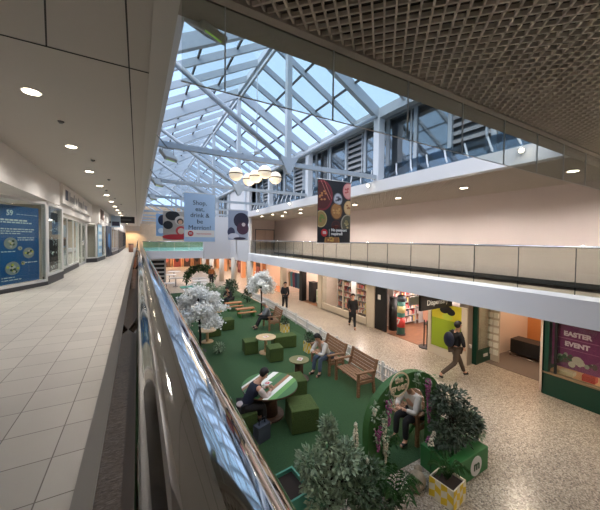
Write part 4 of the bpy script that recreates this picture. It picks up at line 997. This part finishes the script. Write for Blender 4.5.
# ------------------------------------------------------------------ right hand shops on the ground floor
SX = 9.9
CLG = mat('shop_ceiling', (196, 186, 176), .6)
struct(rbox(10.0, 15, -6, 49, 2.66, 2.95).build('ceiling_shops', CLG))
struct(rbox(14.8, 15, -6, 49, 0, 2.7).build('wall_shop_back', mat('pale_shop_wall', (222, 204, 190), .6)))
def partition(y, x0=10.0, m_=None): return struct(rbox(x0, 14.8, y - .05, y + .05, 0, 2.66).build('wall_partition', m_ or mat('pale_shop_wall', (222, 204, 190), .6)))
for y in (3.7, 5.75, 14.9, 17.4, 20.5, 24): partition(y)
for y0, y1, c, pw in ((-2, 3.7, (1, .82, .66), 60), (3.7, 5.75, (1, .74, .5), 24), (5.75, 10.5, (1, .82, .76), 130), (10.5, 14.9, (1, .80, .76), 170), (14.9, 17.4, (1, .78, .68), 70), (17.4, 20.5, (1, .8, .7), 55), (20.5, 24, (1, .75, .55), 60)):
    for xx in (11.2, 13.3): lamp('AREA', (xx, (y0 + y1) / 2, 2.64), pw, c, min(1.4, y1 - y0 - .4), name='shop_light')
# pillars between shops
def pillar(x0, x1, y0, y1, m_, nm='column'): return struct(rbox(x0, x1, y0, y1, 0, 2.60).build(nm, m_))
pillar(9.86, 10.3, 10.25, 10.75, FRAMEC); pillar(9.8, 10.2, 14.75, 15.15, FRAMEC); pillar(9.85, 10.2, 17.2, 17.6, BLACK); pillar(9.85, 10.2, 20.3, 20.75, FRAMEC)
struct(rbox(9.9, 14.8, 5.8, 14.85, .0, .012).build('floor_pharmacy', WFLOOR)); struct(rbox(9.9, 14.8, 14.95, 17.35, .0, .012).build('floor_shop_2', WFLOOR)); struct(rbox(9.9, 14.8, 20.6, 23.9, .0, .012).build('floor_shop_3', mat('orange_floor', (206, 136, 96), .4)))
struct(rbox(10.6, 14.8, 3.76, 5.7, .0, .012).build('floor_shop_4', mat('grey_mat', (110, 98, 90), .8)))

# green fronted shop, near right
t = empty('green_shopfront', (SX - .04, 3.64, 0), 0, 'dark green shopfront with lit display window at the right edge', 'shopfront')
MB().box(0, .12, -6, 0, 0, .60).box(0, .12, -6, 0, 2.42, 2.60).build('stall_riser', DGREENP, t)
MB().box(-.03, .15, -6, 0, .60, .64).build('sill', mat('bronze_sill', (150, 130, 104), .4, metal=.4), t)
MB().box(0, .14, -.14, 0, .64, 2.42).build('corner_post', DGREENP, t); MB().box(.02, .08, -.30, -.25, .64, 2.42).build('mullion', BLACK, t); MB().box(.02, .08, -1.45, -1.38, .64, 2.42).build('mullion', BLACK, t)
MB().box(.04, .05, -6, -.14, .64, 2.42).build('pane', PANEGL, t)
MB().box(.0, .9, -.04, .0, .0, 2.60).build('return_panel', DGREENP, t)
MB().box(.12, .9, -6, -.05, .0, .62).build('display_deck', mat('peach_deck', (222, 170, 124), .5), t)
t = empty('window_poster', (10.05, 2.90, .84), -PI / 2, 'purple EASTER EVENT poster in the green framed shop window', 'poster')
# faces -X : local x axis runs towards -Y
MB().box(-.60, .42, 0, .02, 0, 1.20).build('sheet', mat('purple_poster', (128, 52, 104), .5, var=.1, vscale=4), t)
PW = mat('poster_pink_white', (236, 206, 220), .5)
text('EASTER', .165, PW, (-.08, -.006, .93), X, Z, t, weight=.008); text('EVENT', .165, PW, (-.08, -.006, .66), X, Z, t, weight=.008)
MB().box(-.5, .35, -.006, 0, .79, .81).box(-.5, .35, -.006, 0, .52, .53).build('print_lines', mat('poster_mauve', (176, 104, 144), .5), t)
m = MB(); r3 = random.Random(8)
for i in range(26): m.m = i % 4; m.disc((0, -.006 - .001 * i, 0), X, Z, r3.uniform(-.48, .32), r3.uniform(.1, .36), r3.uniform(.04, .09), r3.uniform(.04, .08), .003, 12)
m.build('photo_print', [mat('pp1', (150, 150, 140), .5), mat('pp2', (90, 70, 70), .5), mat('pp3', (200, 180, 170), .5), mat('pp4', (70, 90, 70), .5)], t)
MB().disc((0, -.04, 0), X, Z, -.05, .28, .11, .11, .004).build('badge_print', mat('pp3', (200, 180, 170)), t)
for i, (yy, w, h, c) in enumerate(((2.2, .5, .12, (60, 90, 70)), (2.75, .25, .16, (190, 60, 50)), (3.2, .3, .1, (210, 190, 160)), (1.6, .4, .2, (200, 150, 110)))):
    tag(bevel_o := MB().box(-.12, .12, -w / 2, w / 2, 0, h).build('gift_box', mat('gift_%d' % i, c, .5), None, (10.2, yy, .622)), ['dark green gift box on the deck of the green shop window', 'red gift box under the EASTER EVENT poster', 'cream gift box by the corner of the green shop window', 'tan gift box at the right end of the green shop window'][i], 'box'); bevel(bevel_o, .01)
m = MB(); 
t = empty('display_shelves', (10.7, 3.3, .62), 0, 'grey shelving with dim goods inside the green framed window', 'shelf')
MB().box(0, .3, -.5, .2, 0, .02).box(0, .3, -.5, .2, .6, .62).box(0, .3, -.5, .2, 1.2, 1.22).build('shelf_board', MGREY, t); MB().box(.3, .32, -.5, .2, 0, 1.7).build('back_panel', mat('sage', (120, 132, 116), .6), t)
# rack, box and posters in the recess
t = empty('leaflet_rack', (11.0, 5.52, 0), 0, 'tall white rack of leaflets at the recessed shop entrance', 'rack')
MB().box(-.04, .0, -.24, .14, 0, 2.1).build('back_panel', FRAMEC, t)
for k in range(7):
    for q in (-.22, -.03): MB().box(-.1, -.04, q, q + .15, .25 + k * .26, .42 + k * .26).build('leaflet_pocket', mat('leaflet_white', (226, 222, 210), .5), t)
struct(rbox(14.0, 14.1, 3.8, 5.7, 0, 2.60).build('wall_recess', mat('orange_recess', (210, 140, 84), .6)))
t = empty('shoe_bench', (12.4, 4.95, .012), 0, 'black bench box with metal frame inside the recessed entrance', 'bench')
MB().box(-.3, .3, -.5, .5, .12, .62).build('box', BLACK, t); MB().tube([(-.3, -.5, .02), (-.3, .5, .02)], .015).tube([(-.3, -.5, 0), (-.3, -.5, .14)], .015).tube([(-.3, .5, 0), (-.3, .5, .14)], .015).tube([(.3, -.5, 0), (.3, -.5, .14)], .015).tube([(.3, .5, 0), (.3, .5, .14)], .015).build('frame', CHROME, t)
struct(rbox(11.3, 11.36, 3.78, 4.1, 0, 2.4).build('trim_8', mat('dark_wood_trim', (70, 44, 32), .5)))
t = empty('wall_notice', (11.2, 3.95, 1.55), 0, 'white notice with dark figure beside the recessed entrance', 'poster'); MB().box(0, .03, -.12, .16, 0, .6).build('sheet', mat('leaflet_white', (226, 222, 210)), t); MB().disc((-.001, 0, 0), -Y, Z, -.02, .32, .07, .1, .004).build('print', BLACK, t)
MB().disc((0, 0, 0), -Y, Z, 0, .5, .04, .04, .004).build('print', MATS['leaflet_white'], t)
# green bay with glass door
t = empty('green_shop_bay', (10.06, 5.6, 0), 0, 'dark green framed glazed bay left of the recessed entrance', 'shopfront')
MB().box(0, .1, -.06, .1, 0, 2.60).build('corner_post', DGREENP, t); MB().box(.1, 1.0, -.04, .02, 0, .45).box(.1, 1.0, -.04, .02, 2.4, 2.60).box(.92, 1.0, -.05, .02, 0, 2.6).build('frame', DGREENP, t); MB().box(.1, .92, -.02, -.01, .45, 2.4).build('pane', PANEGL, t)
MB().box(.45, .7, -.06, -.045, .2, .3).build('notice', WHITE, t); MB().box(.0, .06, .12, .4, 0, 2.60).build('side_panel', DGREENP, t)
# lime advert panel
t = empty('lime_advert_board', (9.66, 6.42, 0), 0, 'pale framed wall panel carrying the lime green advert', 'display panel')
MB().box(.02, .12, -.75, .75, .0, .30).box(.02, .12, .62, .75, .3, 1.95).box(.02, .12, -.75, -.56, .3, 1.95).build('frame', FRAMEC, t)
MB().box(.05, .1, -.56, .62, .3, 1.95).build('backing', FRAMEC, t)
MB().box(.035, .05, -.54, .60, .32, 1.38).build('lime_print', mat('lime_print', (136, 158, 26), .45), t); MB().box(.035, .05, -.54, .60, 1.38, 1.93).build('yellow_print', mat('yellow_print', (188, 176, 40), .45), t)
m = MB(); m.disc((.034, 0, 0), -Y, Z, -.10, 1.72, .17, .12, .006, 20).disc((.034, 0, 0), -Y, Z, .16, 1.69, .16, .12, .006, 20).disc((.033, 0, 0), -Y, Z, .02, 1.80, .18, .08, .006, 20).build('sunglasses_print', BLACK, t)
MB().disc((.036, 0, 0), -Y, Z, .03, 1.50, .2, .13, .004, 20).build('face_print', mat('lime_pale', (170, 186, 60), .5), t)
struct(rbox(9.74, 10.0, 5.66, 5.98, 0, 2.60).build('trim_9', mat('grey_stone_panel', (138, 128, 118), .5)))
struct(rbox(9.8, 10.6, 5.98, 7.12, 0, 1.93).build('wall_advert', FRAMEC)); struct(rbox(10.6, 14.8, 5.98, 6.1, 0, 2.66).build('wall_advert_side', FRAMEC))
# pharmacy sign
t = empty('pharmacy_sign', (8.0, 6.2, 1.93), 0, 'black hanging sign with white Dispensary lettering over the pharmacy entrance', 'shop sign')
MB().box(0, 1.66, 0, .08, 0, .62).build('sign_box', BLACK, t); text('Dispensary', .25, mat('grey_letter', (170, 170, 168), .5), (.85, -.008, .235), X, Z, t, weight=.001)
t = empty('hanging_sign', (8.7, 7.0, 1.92), 0, 'small white blank hanging sign under the balcony before the pharmacy', 'sign')
MB().box(-.30, .30, -.03, .03, 0, .3).build('sign_box', mat('sign_pale', (200, 204, 206), .5), t); MB().tube([(-.15, 0, .3), (-.15, 0, .64)], .008).tube([(.15, 0, .3), (.15, 0, .64)], .008).build('hanger', MGREY, t)
# totem
t = empty('advert_totem', (10.3, 9.0, .012), 0, 'slim round advert totem printed teal, yellow and red in the pharmacy entrance', 'totem')
TEAL = mat('totem_teal', (70, 128, 120), .5)
MB().cyl(0, 0, 0, 1.75, .17, 28).build('body', TEAL, t); MB().cyl(0, 0, .35, .8, .174, 28).build('red_print', mat('coral', (206, 70, 66), .5), t); MB().cyl(0, 0, 1.0, 1.3, .174, 28).build('cream_print', mat('soft_yellow', (214, 206, 150), .5), t); MB().cyl(0, 0, 0, .06, .2, 28).build('base', DGREY, t); MB().cyl(0, 0, 1.5, 1.75, .174, 28).build('dark_print', mat('slate_print', (70, 80, 90), .5), t)
text('7', .34, WHITE, (-.178, -.0, .58), -Y, Z, t, 'numeral', weight=.01)
# stanchion + dark stands
t = empty('sanitiser_stand', (9.95, 7.45, 0), 0, 'black hand gel stand on a round foot by the pharmacy entrance', 'stand')
MB().cyl(0, 0, 0, .04, .26, 28).build('base', BLACK, t); MB().tube([(0, -.06, .04), (0, -.06, 1.2)], .022).tube([(0, .08, .04), (0, .08, 1.2)], .022).build('pole', BLACK, t); MB().box(-.05, .05, -.1, .12, 1.1, 1.5).build('head', mat('peach', (214, 160, 140), .5), t)
t = empty('display_stand', (10.5, 10.0, .012), 0, 'tall black rolled display stand just inside the pharmacy', 'stand'); MB().cyl(0, -.35, 0, 1.5, .2, 20).build('body', BLACK, t); MB().cyl(0, -.35, 1.5, 1.56, .17, 20).build('top', DGREY, t)
t = empty('security_gate', (10.1, 9.95, .012), 0, 'pale security gate frame at the pharmacy entrance', 'security gate'); MB().tube([(0, -.2, 0), (0, -.2, 1.6), (0, .2, 1.6), (0, .2, 0)], .03, 10).build('frame', FRAMEC, t); MB().box(-.03, .03, -.22, .22, 0, .12).build('base', MGREY, t)
t = empty('wall_notice', (9.84, 10.0, 1.45), 0, 'small white notice on the dark panel beside the cream pharmacy pillar', 'notice')
struct(rbox(9.92, 10.0, 9.55, 10.25, 0, 2.6).build('trim_10', BLACK)); MB().box(.04, .07, -.12, .04, 0, .22).build('sheet', WHITE, t)
# pharmacy windows
t = empty('pharmacy_window', (9.84, 10.75, 0), 0, 'cream framed pharmacy window between two cream pillars', 'shop window')
MB().box(0, .12, 0, 4.0, 0, .38).box(0, .12, 0, 4.0, 2.35, 2.60).build('stall_riser', FRAMEC, t); MB().box(0, .1, 0, 4.0, 0, .05).build('plinth', DGREY, t)
for yy in (0.0, 1.9, 3.94): MB().box(.01, .09, yy, yy + .06, .38, 2.35).build('mullion', FRAMEC, t)
MB().box(.04, .05, .06, 1.9, .38, 2.35).build('pane', PANEGL, t); MB().box(.04, .05, 1.96, 3.94, .38, 2.35).build('pane', PANEGL, t)
# stocked shelves
PROD = [mat('prod_%d' % i, c, .5) for i, c in enumerate([(226, 150, 146), (214, 190, 180), (190, 70, 70), (236, 226, 220), (150, 96, 90), (110, 70, 80), (232, 176, 150), (90, 100, 120), (226, 200, 120)])]
def shelf_unit(x, y, rz, L, H, label, seed, back=FRAMEW, group='stocked shop shelves'):
    r_ = random.Random(seed); t = empty('shelf_unit', (x, y, .012), rz, label, 'shelf', group)
    MB().box(-L / 2, L / 2, .36, .40, 0, H).box(-L / 2 - .03, -L / 2, 0, .4, 0, H).box(L / 2, L / 2 + .03, 0, .4, 0, H).build('carcass', back, t)
    n = int(H / .34)
    m = MB()
    for k in range(n): m.box(-L / 2, L / 2, .02, .36, .12 + k * .34, .14 + k * .34)
    m.build('shelf_board', back, t)
    p = MB()
    for k in range(n):
        a = -L / 2 + .02
        while a < L / 2 - .1:
            w = r_.uniform(.05, .13); h = r_.uniform(.12, .27); p.m = r_.randrange(len(PROD)); p.box(a, a + w * .9, .04, .3, .141 + k * .34, .141 + k * .34 + h); a += w
    o = p.build('packed_goods', PROD, t); o['kind'] = 'stuff'
for a in [(10.9, 12.0, -PI / 2, 1.6, 2.1, 'shelves of pink and red packs behind the right half of the pharmacy window', 1), (10.9, 13.9, -PI / 2, 1.3, 2.1, 'shelves of mixed packs behind the left half of the pharmacy window', 2),
          (12.6, 11.2, -PI / 2, 2.6, 2.2, 'tall shelves of packs deep in the pharmacy, left of the totem', 3), (14.6, 9.2, -PI / 2, 2.6, 2.2, 'tall shelves of packs on the pharmacy back wall', 4), (13.0, 13.8, -PI / 2, 1.8, 2.3, 'tall shelves of packs at the left end of the pharmacy', 5),
          (11.6, 9.9, 0, 1.6, 2.1, 'shelves of pink packs facing the pharmacy entrance', 6), (12.6, 8.9, -PI / 2, 1.3, 1.6, 'low gondola shelf of packs behind the totem', 7), (13.6, 16.2, -PI / 2, 1.8, 2.0, 'shelves of packs in the next shop beyond the cream pillar', 8)]: shelf_unit(*a)
t = empty('display_cabinet', (10.7, 15.9, .012), 0, 'low white display cabinet in the shop beyond the cream pillar', 'cabinet'); MB().box(-.25, .25, -.4, .4, 0, .9).build('body', WHITE, t)
for k in range(2): MB().box(-.27, -.25, -.36, .36, .1 + .4 * k, .42 + .4 * k).build('drawer', mat('pale_green', (170, 190, 160), .5), t)
t = empty('display_stand', (10.5, 16.75, .012), 0, 'dark display stand behind the walking person, next shop beyond the pillar', 'stand'); MB().box(-.2, .2, -.3, .3, 0, 1.3).build('body', BLK2, t); MB().box(-.22, .22, -.32, .32, 1.3, 1.34).build('top', BLACK, t)
struct(rbox(10.4, 10.5, 17.45, 18.5, 0, 2.5).build('trim_11', mat('magenta_panel', (130, 50, 80), .5)))
for i, (a, c) in enumerate(((18.7, (60, 90, 110)), (19.05, (40, 60, 90)), (19.4, (110, 60, 80)), (19.75, (70, 120, 130)), (20.05, (150, 120, 90)))):
    t = empty('hanging_garment', (10.35, a, 1.75), .1 * i, ['slate blue', 'navy', 'plum', 'teal', 'tan'][i] + ' garment hanging in the clothes shop before the columns', 'clothing', 'garments on the clothes shop rail')
    MB().prism([(-.08, -1.15), (.08, -1.15), (.17, -.2), (.1, -.02), (-.1, -.02), (-.17, -.2)], (0, 0, 0), Y, Z, .1).build('cloth', mat('garment_%d' % i, c, .85), t); MB().tube([(0.05, -.08, 0), (0.05, 0, .05), (0.05, .08, 0)], .006, 6).tube([(.05, 0, .05), (.05, 0, .12)], .005, 6).build('hanger', CHROME, t)
t = empty('clothes_rail', (10.4, 18.5, 0), 0, 'tall metal clothes rail in the shop before the columns', 'clothes rail'); MB().tube([(0, 0, .012), (0, 0, 1.88), (0, 1.8, 1.88), (0, 1.8, .012)], .015, 8).build('frame', CHROME, t)
# far orange lit arcade
OR = mat('orange_arcade', (222, 156, 112), .55)
for i, y in enumerate((24.6, 27.4, 30.5, 34, 38, 42)):
    struct(rbox(9.9, 10.3, y, y + .5, 0, 2.60).build('column', OR))
    if i < 5:
        t = empty('window_display', (11.2, y + 1.6, 0), 0, ['dark red window display at the nearest orange lit shop', 'dark window display at the second orange lit shop', 'brown window display at the third orange lit shop', 'red window display at the fourth orange lit shop', 'dark window display at the farthest orange lit shop'][i], 'display')
        MB().box(0, .5, -.7, .7, .012, 1.7).build('panel', mat('disp_%d' % (i % 3), [(120, 50, 44), (60, 44, 40), (96, 66, 50)][i % 3], .5), t); MB().box(-.1, 0, -.4, .4, .4, 1.3).build('picture', mat('disp_p%d' % (i % 2), [(200, 150, 120), (160, 90, 80)][i % 2], .5), t)
    lamp('AREA', (11.5, y + 1.7, 2.6), 90, (1, .66, .40), 1.2, name='arcade_panel')
    if i % 2 == 0: lamp('AREA', (8.5, y + 1.4, 2.58), 60, (1, .70, .45), .6, name='arcade_panel')
for i, x in enumerate((.9, 2.3, 3.7, 5.1, 6.5, 7.9)):
    t = empty('far_shopfront', (x, 46.5, 0), 0, 'warm lit shop window at the far end of the ground floor, %s' % ['first from the left', 'second from the left', 'third from the left', 'third from the right', 'second from the right', 'first from the right'][i], 'shopfront')
    MB().box(-.6, -.5, 0, .15, 0, 2.9).box(.5, .6, 0, .15, 0, 2.9).box(-.5, .5, 0, .15, 2.4, 2.9).build('frame', OR, t); MB().box(-.5, .5, .1, .14, 0, 2.4).build('panel', mat('disp_%d' % (i % 3), (90, 60, 48), .5), t); MB().disc((0, .1, 0), X, Z, 0, 1.2, .28, .5, .02).build('display_figure', BLACK if i % 2 else mat('disp_p1', (160, 90, 80)), t)
lamp('AREA', (4.5, 44.5, 2.6), 300, (1, .74, .5), 5, sy=1, name='far_panel')
for yy in (30, 36): lamp('AREA', (4, yy, 5.6), 150, (1, .9, .8), 2, name='far_panel')
# far kiosk, louvred screen, tables, ring of foliage
t = empty('louvred_screen', (1.0, 27.6, 0), 0, 'black and white horizontally striped screen under the far bridge', 'screen')
MB().box(-.5, 1.0, .1, .14, 0, 2.5).build('backing', BLACK, t); m = MB()
for k in range(6): MB().box(-.5, 1.0, .04, .1, .5 + .36 * k, .64 + .36 * k).build('stripe', WHITE, t)
MB().box(-.62, -.5, 0, .16, 0, 2.54).box(1.0, 1.12, 0, .16, 0, 2.54).build('frame', WHITE, t)
def cafe_table(x, y, label, c=WHITE, w=1.2, d=.8):
    t = empty('cafe_table', (x, y, 0), 0, label, 'table', 'far white cafe tables')
    MB().box(-w / 2, w / 2, -d / 2, d / 2, .72, .76).build('table_top', c, t); MB().cyl(0, 0, .02, .72, .04, 12).build('leg', MGREY, t); MB().cyl(0, 0, 0, .02, .24, 20).build('base', MGREY, t)
for i, (x, y) in enumerate(((4.3, 23.2), (4.5, 24.9), (4.7, 26.6), (2.9, 27.5), (2.6, 30), (3.3, 33), (1.9, 24.5))): cafe_table(x, y, 'small white cafe table %s' % ['nearest of the row before the green ring', 'second in the row before the green ring', 'third in the row before the green ring', 'left of the green ring', 'behind the first tables on the left', 'farthest, under the bridge', 'close to the striped screen'][i])
cafe_table(3.2, 22.0, 'teal sided cafe table left of the white tables', mat('teal_paint', (84, 156, 132)))
t = empty('foliage_ring', (5.0, 27.8, 0), 0, 'large green foliage arch standing in the far seating area', 'arch')
m = MB(); rr_ = random.Random(77)
ring = [(math.cos(PI * i / 20) * 1.15, 0, .55 + math.sin(PI * i / 20) * 1.0) for i in range(21)]
MB().tube([(1.15, 0, 0)] + ring + [(-1.15, 0, 0)], .08, 10).build('frame', LEAF2, t)
leaves(m, [(p, .3) for p in ring], 1500, .18, .06, .1, rr_); m.build('foliage', LEAF3, t)
for i, (x, y) in enumerate(((6.1, 22.2), (3.6, 21.0), (6.3, 18.3))): bush(x, y, .012, [((0, 0, .5), .35), ((.1, 0, .85), .25)], 300, .15, .04, LEAF1 if i % 2 else LEAF2, ['planting beside the second column', 'planting before the white cafe tables', 'planting beside the farther timber bench'][i], 80 + i)
# ------------------------------------------------------------------ world, camera
wd = bpy.data.worlds.new('sky'); bpy.context.scene.world = wd; wd.use_nodes = True
bg = wd.node_tree.nodes['Background']; bg.inputs[0].default_value = (.44, .62, .88, 1); bg.inputs[1].default_value = 1.95
cam = bpy.data.cameras.new('camera'); co = bpy.data.objects.new('camera', cam); C.objects.link(co)
f = 288.8
a = Vector((138 - 300, -(238.3 - 248), -f)).normalized(); c = Vector((815 - 300, -(246 - 248), -f)); c = (c - a * c.dot(a)).normalized(); w = c.cross(a)
R = Matrix((c, a, w)).to_4x4(); R.translation = Vector((0, 0, EYE)); co.matrix_world = R
cam.sensor_fit = 'HORIZONTAL'; cam.sensor_width = 36; cam.lens = f / 600 * 36; cam.shift_y = -7 / 600; cam.clip_start = .01; cam.clip_end = 300
sn = bpy.context.scene; sn.camera = co
sn.view_settings.view_transform = 'Standard'; sn.view_settings.look = 'None'; sn.view_settings.gamma = 1; sn.view_settings.exposure = 0; sn.view_settings.use_curve_mapping = False

sun = bpy.data.lights.new('hazy_daylight', 'SUN'); sun.energy = 6.6; sun.angle = 1.3; sun.color = (1, .95, .92); so = bpy.data.objects.new('hazy_daylight', sun); C.objects.link(so); so.rotation_euler = (.2, -.72, 0); so.location = (4, 10, 20)
